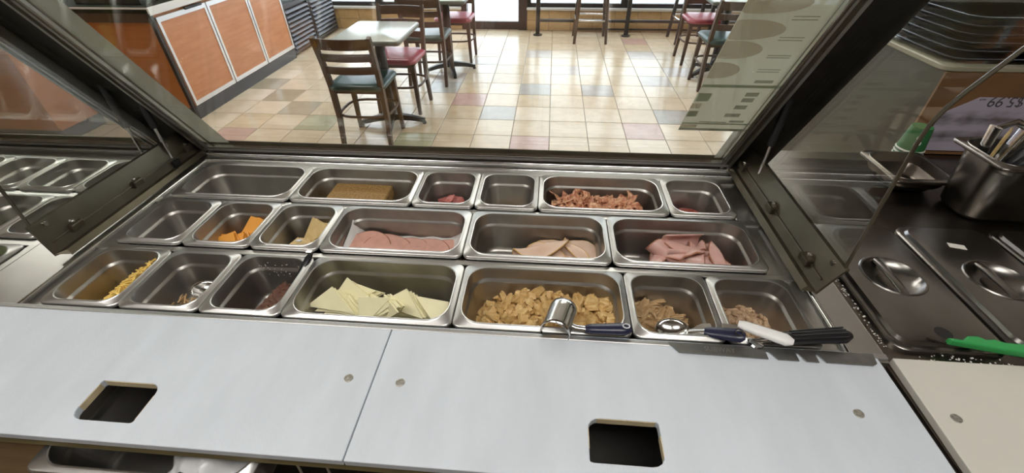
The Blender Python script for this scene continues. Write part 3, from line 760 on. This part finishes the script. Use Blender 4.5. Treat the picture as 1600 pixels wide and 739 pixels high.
# folded turkey
tk = [slice_mesh('turkey_slice', 'turkey', .068, .003, (.012-.010*k,.013,.10+.08*k), .0075, 20+k, .95, 11, 36) for k in range(3)]
tx = RB[4][0]
lt = 'folded pale turkey slice in the middle row pan'
for k, (x,y,z,a,b,c) in enumerate([(.165,.068,.010,.0,.05,.9),(.245,.070,.012,.05,.0,-.6),(.160,.078,.026,.1,-.12,.35),(.200,.080,.034,.12,.08,2.6),(.252,.078,.028,.1,.16,-.9),(.172,.080,.046,.12,-.04,.25),(.262,.074,.040,.05,.15,2.4)]):
    put_slice('turkey_slice', tk[k%3], (tx+x, YB+y, fB+.006+z), (a,b,c), .0028, lt, 'turkey slice', 'folded turkey slices')
# folded pink ham
hm = [slice_mesh('ham_slice', 'ham', .066, .003, (.010-.008*k,.013,.12+.08*k), .0075, 40+k, 1.0, 11, 36) for k in range(3)]
hx = RB[5][0]
lh = 'folded pink ham slice in the right pan of the middle row'
for k, (x,y,z,a,b,c) in enumerate([(.140,.068,.010,0,.04,.6),(.205,.070,.012,0,0,-.8),(.245,.072,.012,.05,.1,2.0),(.130,.080,.028,.1,-.25,1.0),(.180,.082,.032,.15,.0,.2),(.225,.080,.028,.1,.18,-.9),(.165,.088,.044,.30,-.1,-.35),(.252,.082,.026,.1,.22,-1.3),(.150,.072,.044,.1,-.2,2.8),(.205,.076,.046,.1,.1,.9)]):
    put_slice('ham_slice', hm[k%3], (hx+x, YB+y, fB+.006+z), (a,b,c), .0028, lh, 'ham slice', 'folded pink ham slices')
roll = MB(); L = []
for i in range(15):
    a = -2.3 + 4.4*i/14
    L.append([(u, .026*sin(a)*(1+.1*u/.05), .026-.026*cos(a)) for u in (-.046,-.015,.015,.046)])
roll.loops(L, close=False)
ob = roll.build('ham_slice', 'ham', None, smooth=60); ob.location = (hx+.170, YB+.110, fB+.056); ob.rotation_euler = (.5,.1,.15)
sm = ob.modifiers.new('solid', 'SOLIDIFY'); sm.thickness = .0028
tag(ob, 'rolled-up pink ham slice standing on top of the ham pile', 'ham slice', 'folded pink ham slices')
# patty block, pepperoni, residue, bacon, sauce
ax = RA[1][0]
pt = MB().loops([rrect(.165,.092,.006,-.018,3), rrect(.168,.095,.007,-.012,3), rrect(.168,.095,.007,.014,3), rrect(.162,.090,.006,.018,3)], True, True).build('patty_block', 'patty', None, loc=(.452,.486,H-.053))
pt.rotation_euler = (0,0,-.02); tag(pt, 'brown speckled block of patties in the back row pan', 'patty block')
sup = MB().loops([rrect(.16,.088,.006,0,3), rrect(.16,.088,.006,.021,3)], True, True).build('patty_block', 'patty', None, loc=(.452,.486,fB+.001)); tag(sup, 'lower brown patty block under the speckled one', 'patty block')
pp = slice_mesh('pepperoni_slice', 'pepperoni', .022, .002, None, .003, 60, 1, 3, 14)
rnd = random.Random(21); a_, b_ = RA[2]
for k in range(12):
    put_slice('pepperoni_slice', pp, (rnd.uniform(a_+.055,b_-.048), YA+rnd.uniform(.055,.120), fB+.008+.0052*k), (rnd.uniform(-.3,.3),rnd.uniform(-.3,.3),rnd.uniform(0,6)), .002, 'dark red pepperoni slice in the small back pan', 'pepperoni slice', 'pepperoni slices')
a_, b_ = RA[3]
rs = chunk_mesh('residue', 'residue', .050, .048, .020, .12, 77); tag(link('food_residue', rs, None, ((a_+b_)/2, YA+.085, fB+.004)), 'thin brown residue left in the small back pan', 'residue')
a_, b_ = RA[5]
rs = chunk_mesh('sauce', 'tomato', .052, .050, .046, .08, 78); tag(link('red_sauce', rs, None, ((a_+b_)/2, YA+.085, fB+.008)), 'dark red sauce in the bottom of the back right pan', 'sauce')
def ribbon(name, m, l, wd, amp, seed):
    rnd = random.Random(seed); p = [rnd.uniform(0,6) for _ in range(4)]; n = 12; L = []
    for i in range(n+1):
        u = i/n; x = (u-.5)*l; z = amp*(sin(u*9+p[0])+.6*sin(u*17+p[1])); y = .006*sin(u*6+p[2]); tw = .6*sin(u*5+p[3])
        L.append([(x, y+s*wd*cos(tw), z+s*wd*sin(tw)) for s in (-.5,0,.5)])
    return MB().loops(L, close=False).mesh(name, m, 70)
bc = [ribbon('bacon_strip', 'bacon', .058, .020, .005, 100+k) for k in range(6)]
rnd = random.Random(31); a_, b_ = RA[4]
for k in range(130):
    u = rnd.random(); x = a_+.055+u*(b_-a_-.125); y = YA+rnd.uniform(.04,.128)
    top = .068*(1-.35*abs(u-.5)) 
    z = fB+.006+top*(k/130)**.7
    put_slice('bacon_strip', bc[k%6], (x,y,z+ rnd.uniform(-.004,.004)), (rnd.uniform(-.6,.6),rnd.uniform(-.35,.35),rnd.uniform(0,6.28)), .002, 'crinkled red-brown bacon strip in the back row pan', 'bacon strip', 'bacon strips')

# ---- utensils -----------------------------------------------------------
def grip(o, p0, p1, r0, r1, flat=(1.0,.6), n=12, k=8):
    p0, p1 = Vector(p0), Vector(p1); pts = []; rs = []
    for i in range(k+1):
        u = i/k; pts.append(p0.lerp(p1,u)); e = 1.0
        if u < .05: e = .72
        if u > .93: e = .85
        if u == 1: e = .45
        rs.append((r0+(r1-r0)*u)*e)
    return o.tube(pts, rs, n, flat=flat)
# scoop with navy handle
t = thing('food_scoop', 'steel scoop with navy handle lying on the diced chicken', 'scoop', (1.010,.020,H+.0), 0)
L = []
for i in range(9):
    u = i/8; y = -.030+.074*u
    rr = .0275*(1 if u < .8 else math.sqrt(max(.05,1-((u-.8)/.2)**2)))
    L.append([(.0 + rr*cos(a), y, .010 + rr*sin(a)) for a in [R(-25+230*q/14) for q in range(15)]])
o = MB().loops(L, close=False); bw = o.build('bowl', 'steel_bright', t, smooth=60); bw.rotation_euler = (.0,0,-.28); sm = bw.modifiers.new('solid','SOLIDIFY'); sm.thickness = .0015
MB().tube([(.012,-.012,.018),(.030,-.016,.013),(.050,-.016,.011)], .0048, 8, flat=(1.2,.8)).build('shaft', 'steel_bright', t, smooth=60)
o = MB(); grip(o, (.046,-.016,.011), (.128,-.012,.012), .0085, .0115, (1.15,.75)); hd = o.build('handle', 'handle_navy', t, smooth=50)
MB().tube([(.118+.006*cos(a),-.0125+.005*sin(a),.0205) for a in [2*pi*k/12 for k in range(12)]], .0012, 5, closed=True).build('hanging_ring', 'jar_lid', hd, smooth=60)
# spoon with navy handle
def spoon(name, label, loc, rot, hm, bl=.034, handle=True, ln=.118):
    t = thing(name, label, 'spoon', loc, rot=rot); L = []
    for k in range(7):
        q = (k+.05)/6; L.append([(bl*q*cos(2*pi*i/20), bl*.78*q*sin(2*pi*i/20), -.012*(1-q*q)) for i in range(20)])
    b = MB().loops(L, True).build('bowl', 'steel_bright', t, smooth=60); s = b.modifiers.new('solid','SOLIDIFY'); s.thickness = .0012
    MB().tube([(bl*.95,0,0),(bl+.012,0,.006),(bl+.035,0,.012)], [.005,.004,.005], 8, flat=(1.3,.6)).build('shaft', 'steel_bright', t, smooth=60)
    if handle:
        o = MB(); grip(o, (bl+.024,0,.0115), (bl+ln,0,.016), .0085, .0125, (1.15,.6)); h_ = o.build('handle', hm, t, smooth=50)
        MB().tube([(bl+ln-.011+.006*cos(a),.005*sin(a),.0245) for a in [2*pi*k/12 for k in range(12)]], .0012, 5, closed=True).build('hanging_ring', 'anodized', h_, smooth=60)
    return t
spoon('serving_spoon', 'steel spoon with navy handle resting on the pulled chicken', (1.224,.042,H-.022), (.25,-.20,-.32), 'handle_navy', .031, ln=.090)
spoon('serving_spoon', 'steel spoon bowl lying in the second front pan from the left', (.240,.108,H-.052), (.35,.30,.75), 'handle_black', .028)
# white handled spreader
t = thing('spreader', 'spatula with white handle and dark blade over the tuna pan', 'spatula', (0,0,0))
o = MB(); grip(o, (1.326,.026,H+.022), (1.402,-.014,H+.028), .0095, .0120, (1.1,.7)); o.build('handle', 'handle_white', t, smooth=50)
MB().loops([[(1.325+.0,.020,H+.014),(1.330,.030,H+.015)],[(1.300,.022,H-.004),(1.306,.046,H-.002)],[(1.272,.034,H-.026),(1.282,.062,H-.024)],[(1.262,.046,H-.036),(1.266,.058,H-.036)]], close=False).build('blade', 'steel_darkened', t, smooth=60)
MB().lathe([(.010,-.001),(.012,.001),(.010,.003)], (1.352,-.004,H+.006), 14).build('rivet', 'steel_bright', t)
# black handled tongs/knife
t = thing('ladle', 'ladle with ribbed black handle sticking out over the right rail', 'ladle', (0,0,0))
o = MB(); grip(o, (1.372,-.004,H+.022), (1.512,.016,H+.020), .0105, .0150, (1.05,.8), 14, 10); hd = o.build('handle', 'handle_black', t, smooth=50)
for k in range(4):
    dy = -.009+.006*k
    MB().tube([(1.405,.001+dy,H+.0315-abs(dy)*.35),(1.500,.014+dy*1.2,H+.0325-abs(dy)*.35)], .0013, 5).build('rib', 'black_plastic', hd)
MB().tube([(1.380,-.003,H+.020),(1.350,.002,H+.006),(1.332,.030,H-.030)], .0045, 8).build('shaft', 'steel_darkened', t, smooth=60)
MB().lathe([(.004,-.030),(.016,-.027),(.023,-.016),(.024,-.006)], (1.335,.045,H-.030), 16).build('bowl', 'steel_darkened', t, smooth=60)
# black handled utensil leaning along the beef pan's right rim
t = thing('serving_fork', 'black-handled utensil leaning on the rim between beef and pale cheese', 'utensil', (0,0,0))
o = MB(); grip(o, (.450,.074,H-.034), (.471,.172,H+.012), .0062, .0080, (1.0,.8)); o.build('handle', 'handle_black', t, smooth=50)
MB().tube([(.450,.076,H-.033),(.444,.060,H-.055),(.440,.050,H-.080)], .003, 6).build('shaft', 'steel_darkened', t, smooth=60)
MB().box(.462,.474,.166,.174,H+.012,H+.017).build('clip', 'steel_bright', t)

# ---- scrap pan with bag below the left board
sp_ = pan(.205, .558, -.280, .255, -.050, 'steel scrap pan with plastic bag hanging under the left white board', .11, None)
pan(.975, 1.29, -.240, .215, -.050, 'dark steel scrap pan seen through the square hole right of the middle', .11, None)
bg_ = MB(); vs = []; n = 22; rnd = random.Random(41)
for j in range(n+1):
    for i in range(n+1):
        u, v = i/n, j/n; x = .365+.150*u; y = -.250+.185*v
        z = H-.150+.085*(sin(u*pi)**.6)*(.7+.3*sin(v*7)) + .008*sin(u*23+v*9)*cos(v*17) + rnd.uniform(-.004,.004)
        vs.append((x,y,z))
bg_.add(vs, [(j*(n+1)+i, j*(n+1)+i+1, (j+1)*(n+1)+i+1, (j+1)*(n+1)+i) for j in range(n) for i in range(n)])
tag(bg_.build('plastic_bag', 'plastic_bag', None, smooth=60), 'crumpled clear plastic bag inside the scrap pan', 'plastic bag')
# under-counter front
uc = pc
MB().box(-.185, 1.568, -.02, .0, .10, H-.05).build('front_panel', 'black_void', uc)
MB().box(-1.4, .198, -.200, -.02, H-.100, H-.046).build('drawer_rail', 'olive_panel', uc)
MB().box(-1.4, .198, -.215, -.02, H-.34, H-.106).build('drawer_front', 'crate_wood', uc, bevel=.004)
for x in (.50, .56):
    MB().tube([(x,-.14,H-.06),(x+.015,-.16,H-.25),(x-.01,-.15,H-.45)], .0025, 6).build('cable', 'cup_white', uc, smooth=60)
MB().box(-1.4, 1.568, -.20, -.02, .10, .14).build('shelf', 'steel_darkened', uc)
tag(MB().box(-1.5, 2.6, -1.3, -.22, .0, .012).build('floor_mat', 'rubber_mat', None), 'black rubber mat on the floor behind the counter', 'floor mat')

# ============================================================ LIDS, BRACKETS, GLASS
ANG = math.atan2(.854, -.52)
def lid(name, x0, x1, label, films):
    """glass lid: local x across, local y up the slope, local z towards the customer"""
    t = thing(name, label, 'glass lid', (0, .62, H+.033), rot=(ANG, 0, 0))
    Lh, fw = .60, .034
    # frame members have stepped extrusion profile: raised outer bar and a lower inner bead
    def member(a, b, c, d):
        return MB().box(a, b, c, d, -.016, .012)
    member(x0-fw, x0, -fw, Lh).build('frame_side', 'frame_alu', t, bevel=.003)
    member(x1, x1+fw, -fw, Lh).build('frame_side', 'frame_alu', t, bevel=.003)
    member(x0, x1, -fw, 0).build('frame_bottom', 'frame_alu', t, bevel=.003)
    member(x0-fw, x1+fw, Lh, Lh+fw).build('frame_top', 'frame_alu', t, bevel=.003)
    for xa_, xb_ in ((x0-.030, x0-.022), (x0-.010, x0-.004), (x1+.004, x1+.010), (x1+.022, x1+.030)):
        MB().box(xa_, xb_, -.03, Lh, .012, .016).build('frame_ridge', 'steel', t)
    for ya_, yb_ in ((-.030,-.024), (-.010,-.004)):
        MB().box(x0-.02, x1+.02, ya_, yb_, .012, .017).build('frame_ridge', 'steel', t)
    o = MB(); g_ = .004
    o.box(x0,x0+g_,0,Lh,.004,.012); o.box(x1-g_,x1,0,Lh,.004,.012); o.box(x0+g_,x1-g_,0,g_,.004,.012)
    o.build('glazing_bead', 'sill_top' if False else 'steel_bright', t)
    MB().box(x0-.002, x1+.002, -.002, Lh, -.003, .003).build('glass_pane', 'glass', t)
    return t
lc = lid('glass_lid', -.046, 1.464, 'raised glass lid over the meat and cheese pans with a menu film', True)
# local z = +.012 faces the staff; films lie on the customer face
MB().box(-.044, .018, .004, .598, -.0044, -.0034).build('edge_film', 'film_grey', lc)
MB().box(1.443, 1.463, .004, .132, -.0044, -.0034).build('edge_film', 'film_grey', lc)
mf = MB().box(1.306, 1.463, .133, .598, -.0044, -.0034).build('menu_film', 'film_pale', lc)
def fbox(m, x0, x1, y0, y1, nm='print'):
    MB().box(x0, x1, y0, y1, -.0033, -.0031).build(nm, m, mf)
def fell(m, cx_, cy_, a, b):
    MB().prism([(max(1.3065,min(1.4625,cx_+a*cos(2*pi*k/20))), cy_+b*sin(2*pi*k/20)) for k in range(20)], 'z', -.0033, -.0031).build('food_picture', m, mf)
fbox('film_grey', 1.3065, 1.4625, .1335, .143); fbox('film_brown', 1.307, 1.345, .145, .157)
fbox('film_green', 1.3065, 1.4625, .160, .166); fbox('film_text', 1.415, 1.450, .170, .178); fbox('film_text', 1.345,1.41,.168,.1715)
fbox('film_green', 1.308, 1.330, .190, .212); fbox('film_text', 1.395, 1.430, .192, .205); fbox('film_brown', 1.306, 1.328, .222, .240)
fbox('film_text', 1.405, 1.432, .222, .236); fbox('film_green', 1.309, 1.338, .248, .276); fbox('film_text', 1.41, 1.436, .248, .262); fbox('film_text', 1.41, 1.438, .268, .281)
fbox('film_green', 1.3065, 1.4625, .296, .305); fbox('film_text', 1.41, 1.448, .312, .321)
for k, (yy, a) in enumerate(((.348,.045),(.405,.058),(.455,.070),(.515,.080))): fell('film_brown', 1.320+.006*k, yy, a, .024)
for yy in (.345,.352,.385,.391,.430,.437,.478,.485,.540,.547): fbox('film_text', 1.40, 1.445, yy, yy+.0022)
ll = lid('glass_lid', -1.70, -.235, 'raised glass lid over the vegetable pans at the left', False)

# ---- side brackets with glass panes and gas struts
def bracket(side, label):
    s = side; t = thing('side_bracket', label, 'bracket', (0,0,0))
    if s > 0: prof = [(1.490,.0),(1.498,.013),(1.506,.014),(1.535,.073),(1.541,.075),(1.541,.070),(1.5375,.069),(1.509,.008),(1.500,.007),(1.494,-.003)]; xp = 1.538
    else: prof = [(-.070,.0),(-.078,.012),(-.087,.013),(-.101,.082),(-.107,.084),(-.107,.079),(-.1045,.077),(-.091,.007),(-.080,.006),(-.074,-.003)]; xp = -.104
    n = len(prof); L = []
    for y in (.125, .64):
        L.append([(x, y + (.018 if (y < .2 and i in (0,1,8,9)) else 0), H + z) for i, (x,z) in enumerate(prof)])
    MB().loops(L, True, True).build('plate', 'frame_alu', t)
    mid = lambda u: (prof[2][0]+(prof[3][0]-prof[2][0])*u, H+prof[2][1]+(prof[3][1]-prof[2][1])*u)
    mx, mz = mid(.42)
    MB().tube([(mid(.30)[0], .14, mid(.30)[1]+.002), (mid(.30)[0], .60, mid(.30)[1]+.002)], .0020, 6).build('seam', 'frame_alu', t)
    for y in (.200, .385, .585):
        c = MB().box(mx-.015, mx+.010, y-.016, y+.016, mz-.014, mz+.004).build('clip', 'frame_alu', t, bevel=.003)
        MB().lathe([(.006,0),(.006,.005),(.003,.007)], (mx-.003, y, mz+.004), 10).build('bolt', 'steel_bright', c)
    tx_, tz_ = prof[3][0], H+prof[3][1]
    for y in (.155, .525):
        MB().tube([(tx_-.008*s, y, tz_-.008), (tx_+.006*s, y, tz_-.008)], .005, 10).build('stud', 'steel_bright', t, smooth=50)
    return t, xp
br_r, xr = bracket(1, 'dark metal side bracket with bolted clips right of the pans')
br_l, xl = bracket(-1, 'dark metal side bracket with bolted clips left of the pans')
def curve_pts():
    front = [(.133,.060),(.140,.20),(.145,.32),(.143,.352),(.134,.380),(.121,.408),(.083,.475),(-.02,.632)]
    back = [(.325,.632),(.60,.180),(.632,.120),(.632,.060)]
    return front + back
for xp, lab in ((xr, 'vertical glass side guard with curved front edge right of the pans'), (xl, 'vertical glass side guard at the left between the two units')):
    t = thing('side_glass', lab, 'glass panel', (0,0,0))
    MB().prism([(y, H+z) for y,z in curve_pts()], 'x', xp-.003, xp+.003).build('glass_pane', 'glass', t)
    fr = curve_pts()[:8]
    MB().tube([(xp, y-.0005, H+z) for y,z in fr], .0032, 6).build('polished_edge', 'edge_glass' if 'edge_glass' in M else 'frame_alu', t, smooth=60)
# fixed arms beside the lids
def arm(x0, x1, lab):
    t = thing('lid_arm', lab, 'support arm', (0, .655, H-.004), rot=(ANG,0,0))
    MB().box(x0, x1, 0, .66, -.030, -.006).build('arm', 'anodized', t, bevel=.004)
    MB().box(x0+.018, x0+.026, .02, .64, -.006, -.002).build('arm_ridge', 'frame_alu', t)
    return t
arm(1.490, 1.615, 'dark metal arm beside the right edge of the glass lid')
arm(-.245, -.070, 'dark metal arm between the two glass lids at the left')
def strut(x, lab):
    t = thing('gas_strut', lab, 'gas strut', (x, .520, H))
    MB().box(-.011,.011,-.014,.014,.004,.030).build('foot', 'black_plastic', t, bevel=.003)
    MB().tube([(0,0,.024),(0,-.001,.140)], .0042, 8).build('rod', 'steel_bright', t, smooth=60)
    MB().tube([(0,-.001,.130),(0,-.004,.300)], .0095, 10).build('cylinder', 'black_plastic', t, smooth=60)
    return t
strut(1.527, 'slim gas strut on the right side bracket'); strut(-.094, 'slim gas strut on the left bracket beside the meat pans'); strut(-.175, 'slim gas strut of the left lid beside the vegetable pans')

# ============================================================ LEFT UNIT
lu = thing('vegetable_counter', 'stainless vegetable counter at the left with small pans', 'prep counter', (0,0,0))
o = MB(); o.box(-1.9, -.187, .566, .66, H-.05, ZT); o.box(-.205, -.187, -.016, .566, H-.05, ZT); o.box(-1.9,-.205,-.016,-.004,H-.05,ZT); o.build('rail_top', 'steel', lu)
MB().box(-1.9,-.205,-.004,.566,H-.22,H-.215).build('well_liner', 'well_dark', lu)
for y0, y1 in ((.168,.186),(.366,.386),(.556,.566)): MB().box(-1.9,-.205,y0,y1,H-.02,H-.004).build('divider_bar', 'steel', lu)
MB().box(-1.9,-.187,0,.66,.10,H-.225).build('cabinet_body', 'steel_darkened', lu)
MB().box(-1.9,-.187,.66,.70,0,H-.02).build('customer_panel', 'oak_end', lu)
MB().box(-1.86,-.2,.05,.62,0,.10).build('plinth', 'toe_kick', lu)
gl = 'steel food pans of the vegetable counter'
Pk = .166
for k in range(5):
    nm = ['rightmost','second','third','fourth','fifth'][k]
    pan(-.135-Pk*(k+1)+.0, -.135-Pk*k-.002 - (.072 if k == 0 else 0), .386, .172, .004, 'steel pan, %s from the bracket in the back row of the vegetable counter' % nm, .10, gl)
for k in range(4):
    nm = ['rightmost','second','third','fourth'][k]
    pan(-.150-Pk*(k+1), -.150-Pk*k-.002 - (.056 if k == 0 else 0), .188, .174, .003, 'steel pan, %s from the bracket in the middle row of the vegetable counter' % nm, .10, gl)
pan(-.535, -.208, .0, .168, 0, 'wide steel pan with lettuce at the front of the vegetable counter', .10, gl)
lf = [chunk_mesh('lettuce_leaf', 'lettuce', .030, .016, .006, .25, 200+k) for k in range(3)]
rnd = random.Random(51)
for (x0,x1,y0,y1,n,lab) in ((-.46,-.34,.215,.335,22,'green vegetable shred in the middle row of the vegetable counter'), (-.50,-.24,.03,.14,40,'green lettuce shred in the wide front pan of the vegetable counter')):
    for k in range(n):
        tag(link('lettuce_shred', rnd.choice(lf), None, (rnd.uniform(x0,x1), rnd.uniform(y0,y1), fC+.008+.045*k/n), (rnd.uniform(-.5,.5),rnd.uniform(-.5,.5),rnd.uniform(0,6)), scale=[rnd.uniform(.5,.9)]*3), lab, 'lettuce', lab.split(' in ')[0]+'s')

# ============================================================ RIGHT UNIT
ru = thing('hot_counter', 'dark stainless hot counter at the right with lidded pans', 'counter', (0,0,0))
MB().box(1.572, 3.4, -.012, .78, H-.05, H-.012).build('counter_top', 'steel_darkened', ru)
MB().box(1.572, 3.4, .0, .78, .10, H-.05).build('body', 'steel_darkened', ru)
MB().box(1.60, 3.4, .05, .74, 0, .10).build('plinth', 'toe_kick', ru)
MB().box(1.567, 3.4, -.25, -.012, H-.045, H-.012).build('board_support', 'steel_darkened', ru)
MB().tube([(1.571,-.01,H-.010),(1.571,.60,H-.010)], .003, 6).build('edge_bead', 'steel_bright', ru)
def pan_lid(x0, x1, y0, y1, lab, hole=False):
    w_, d_ = x1-x0, y1-y0; z = H-.008
    t = thing('pan_lid', lab, 'pan lid', ((x0+x1)/2, (y0+y1)/2, z), 0, 'steel pan lids on the hot counter')
    # plate with an oval recess
    bm = bmesh.new(); zt = .012
    def ring(pts): return [bm.verts.new(p) for p in pts]
    n = 28
    def sq(a, b, r, zz): return rrect(a, b, r, zz, 6)
    def ell(a, b, zz): 
        out = []
        for p in rrect(1,1,.5,0,6):
            an = math.atan2(p[1],p[0]); out.append((a*cos(an), b*sin(an)-.0, zz))
        return out
    rings = [sq(w_,d_,.03,-.004), sq(w_,d_,.03,.002), sq(w_-.006,d_-.006,.029,.0045), sq(w_-.022,d_-.022,.028,.0045), sq(w_-.028,d_-.028,.028,.011), sq(w_-.036,d_-.036,.028,zt), ell(.060,.060,zt), ell(.058,.058,zt+.0022), ell(.055,.055,zt+.0015), ell(.051,.051,zt-.005), ell(.038,.038,zt-.014), ell(.015,.016,zt-.017)]
    MB().loops(rings, False, True).build('plate', 'steel_lid', t, smooth=35)
    MB().tube([(-.004,-.052,zt-.004),(-.004,-.03,zt-.001),(-.004,.03,zt-.001),(-.004,.052,zt-.004)], .0075, 10, flat=(1.1,.6)).build('handle', 'steel_lid', t, smooth=50)
    if hole:
        MB().lathe([(.014,zt+.0002),(.012,zt+.0006)], (0,0,0), 16).build('spoon_notch', 'black_void', t).location = (.0, -.150, 0)  # black disc painted in for the darkness of the open notch
    return t
pan_lid(1.594, 1.792, .010, .384, 'steel pan lid with oval handle recess beside the right bracket', True)
pan_lid(1.800, 1.998, .014, .384, 'steel pan lid with a small paper tag, second from the right bracket')
pan_lid(2.006, 2.204, .014, .384, 'steel pan lid at the right edge of the picture behind the tagged one')
tag(MB().box(-.016,.016,-.008,.008,0,.0006).build('paper_tag', 'tag_paper', None, loc=(1.888,.303,H+.0045)), 'small torn paper tag stuck on the second pan lid', 'paper tag').rotation_euler = (0,0,-.25)
o = MB(); rnd = random.Random(61)
for _ in range(90):
    y = rnd.uniform(.02,.30); x = 1.590 - rnd.uniform(0,.010); r_ = rnd.uniform(.0008,.0022)
    o.add([Vector((x,y,H-.0115+r_*.6))+v.co*(r_/.0011) for v in sp[0].vertices], [tuple(p.vertices) for p in sp[0].polygons])
for _ in range(40):
    x = rnd.uniform(1.62,1.78); y = rnd.uniform(-.006,.008); r_ = rnd.uniform(.0008,.0020)
    o.add([Vector((x,y,H-.0115+r_*.6))+v.co*(r_/.0011) for v in sp[0].vertices], [tuple(p.vertices) for p in sp[0].polygons])
tag(o.build('dried_crumbs', 'crumb_white', None), 'whitish dried crumbs along the edge of the first pan lid', 'crumbs', kind='stuff')
# green handled utensil
t = thing('green_spatula', 'green plastic handle with finger grips lying in front of the pan lids', 'spatula', (0,0,0))
pts = [(1.676,.024),(1.700,.021),(1.712,.030),(1.730,.031),(1.738,.024),(1.752,.026),(1.765,.020),(1.80,.018),(1.90,-.004),(1.90,-.020),(1.80,-.004),(1.74,.006),(1.68,.017)]
MB().prism(pts, 'z', H+.006, H+.020).build('handle', 'handle_green', t, bevel=.003)
MB().prism([(1.678,.022),(1.660,.034),(1.652,.030),(1.676,.018)], 'z', H+.006, H+.010).build('blade', 'steel_darkened', t)
# block behind with ledge, leaflet, cups, trays
lb = thing('order_counter', 'tall brown counter block behind the hot counter carrying the trays', 'counter', (0,0,0))
MB().box(2.056, 3.8, .79, 1.50, .0, H+.232).build('body', 'ledge_side', lb)
MB().box(2.052, 3.8, .783, .79, H-.01, H+.232).build('face', 'ledge_brown', lb)
MB().loops([rrect(1.76,0.73,.03,0,5,2.93,1.155), rrect(1.766,0.736,.03,.003,5,2.93,1.155), rrect(1.766,0.736,.03,.012,5,2.93,1.155), rrect(1.76,0.73,.03,.015,5,2.93,1.155)], True, True).build('ledge', 'ledge_edge', lb, z=H+.232, smooth=40)
t = thing('leaflet', 'printed price leaflet fixed to the brown counter block behind the utensils', 'leaflet', (2.10,.780,H+.004))
MB().prism([(0,0),(.52,0),(.52,.164),(.075,.164),(-.010,.108),(0,.10)], 'y', -.0012, 0).build('sheet', 'leaflet_print', t)
link('lettering', text_mesh('$5.99', .042, 'ink_grey', .0002), t, (.150,-.0015,.1535), (R(90),R(180),0))
link('lettering', text_mesh('each', .010, 'ink_grey', .0002), t, (.085,-.0015,.157), (R(90),R(180),0))
CUP = ['bottom','second lowest','middle','second highest','top']
rim_me = MB().lathe([(.034,0),(.0365,.003),(.0345,.006)], n=20).mesh('cup_rim', 'cup_white', 50)
cup_me = MB().lathe([(.0342,.005),(.0262,.068),(.0257,.070)], n=20).mesh('cup_body', 'cup_green', 50)
for k in range(5):
    t = thing('paper_cup', 'upturned green paper cup with white rim, %s of the stack beside the leaflet' % CUP[k], 'paper cup', (2.035,.735,H-.012+.010*k), group='stacked green paper cups')
    link('cup_rim', rim_me, t); link('cup_body', cup_me, t)
link('lettering', text_mesh('S', .040, 'cup_white', .0004), t, (-.012,-.0290,.036), (R(82),0,R(-20)))
# small steel pan standing on the counter behind the glass
pan(1.866, 2.030, .520, .172, .040, 'small steel pan standing on the hot counter behind the side glass', .050, None)
for me_ in PAN_CACHE[(round(.164,4), .172, .050)]: me_.materials[0] = M['steel_darkened']
# utensil holder pan
t = thing('utensil_pan', 'deep steel pan holding tongs and knives on the hot counter', 'utensil pan', (2.092,.480,H-.010), .0)
rim, bas = pan_meshes(.250, .165, .155)
for me_ in (rim, bas): me_.materials[0] = M['steel_lid']
link('rim', rim, t, (0,0,.157)); link('basin', bas, t, (0,0,.157))
sh = MB().loops([rrect(.226,.141,.044,.155), rrect(.222,.137,.044,.125), rrect(.204,.120,.04,.012), rrect(.190,.105,.035,.0)], False, True).build('shell', 'steel_lid', t, smooth=60)
def stick(name, lab, p0, p1, r, m, fl=(1,1), cat='utensil'):
    tt = thing(name, lab, cat, (0,0,0)); o = MB(); grip(o, p0, p1, r, r*1.1, fl); o.build('handle', m, tt, smooth=50)
    MB().tube([p0, (p0[0], p0[1], H+.02)], r*.4, 6).build('shaft', 'steel_darkened', tt)
B0 = Vector((2.0,.50,H+.10))
t = thing('tongs', 'steel tongs standing upright in the utensil pan', 'tongs', (2.022,.500,H+.018), rot=(0,.02,.2))
for dx, lean in ((-.014,-.03),(.014,.03)):
    o = MB(); pts = [(dx+lean*q/8, 0, .005+.180*q/8) for q in range(9)]
    o.tube(pts, [.006+.006*q/8 for q in range(9)], 10, flat=(.35,1.2)); o.build('arm', 'steel_bright', t, smooth=60)
MB().tube([(-.040,0,.180),(0,0,.194),(.040,0,.180)], .005, 8, flat=(.8,1.6)).build('spring_end', 'steel_bright', t, smooth=60)
stick('knife', 'thin brass-toned knife handle between the tongs in the utensil pan', (2.030,.505,H+.06), (2.036,.510,H+.195), .0042, 'cheese_pepper', (1,.6), 'knife')
stick('scraper', 'black-handled scraper lying back in the utensil pan', (2.085,.50,H+.09), (2.150,.505,H+.205), .020, 'handle_black', (1.2,.7), 'scraper')
stick('brush', 'thick black handle in front in the utensil pan', (2.075,.462,H+.10), (2.150,.455,H+.185), .016, 'handle_black', (1.2,.8), 'brush')
# food trays
def tray(z, lab):
    t = thing('food_tray', lab, 'tray', (2.262,.962,z), 0, 'stack of black food trays')
    MB().loops([rrect(.32,.24,.03,.001), rrect(.34,.26,.035,.001), rrect(.375,.295,.045,.012), rrect(.405,.325,.05,.0145), rrect(.405,.325,.05,.0125), rrect(.375,.293,.045,.009), rrect(.34,.258,.035,-.001), rrect(.32,.24,.03,-.001)], True, False).build('body', 'tray_black', t, smooth=50)
    MB().loops([rrect(.32,.24,.03,.001), rrect(.30,.22,.03,.001)], False, True).build('floor_panel', 'tray_black', t)
zz = H+.249
ORD = ['bottom','second lowest','third from below','third from top','second from top','top']
for k in range(6): tray(zz+k*.0205, 'black plastic food tray, %s of the stack on the brown ledge' % ORD[k])
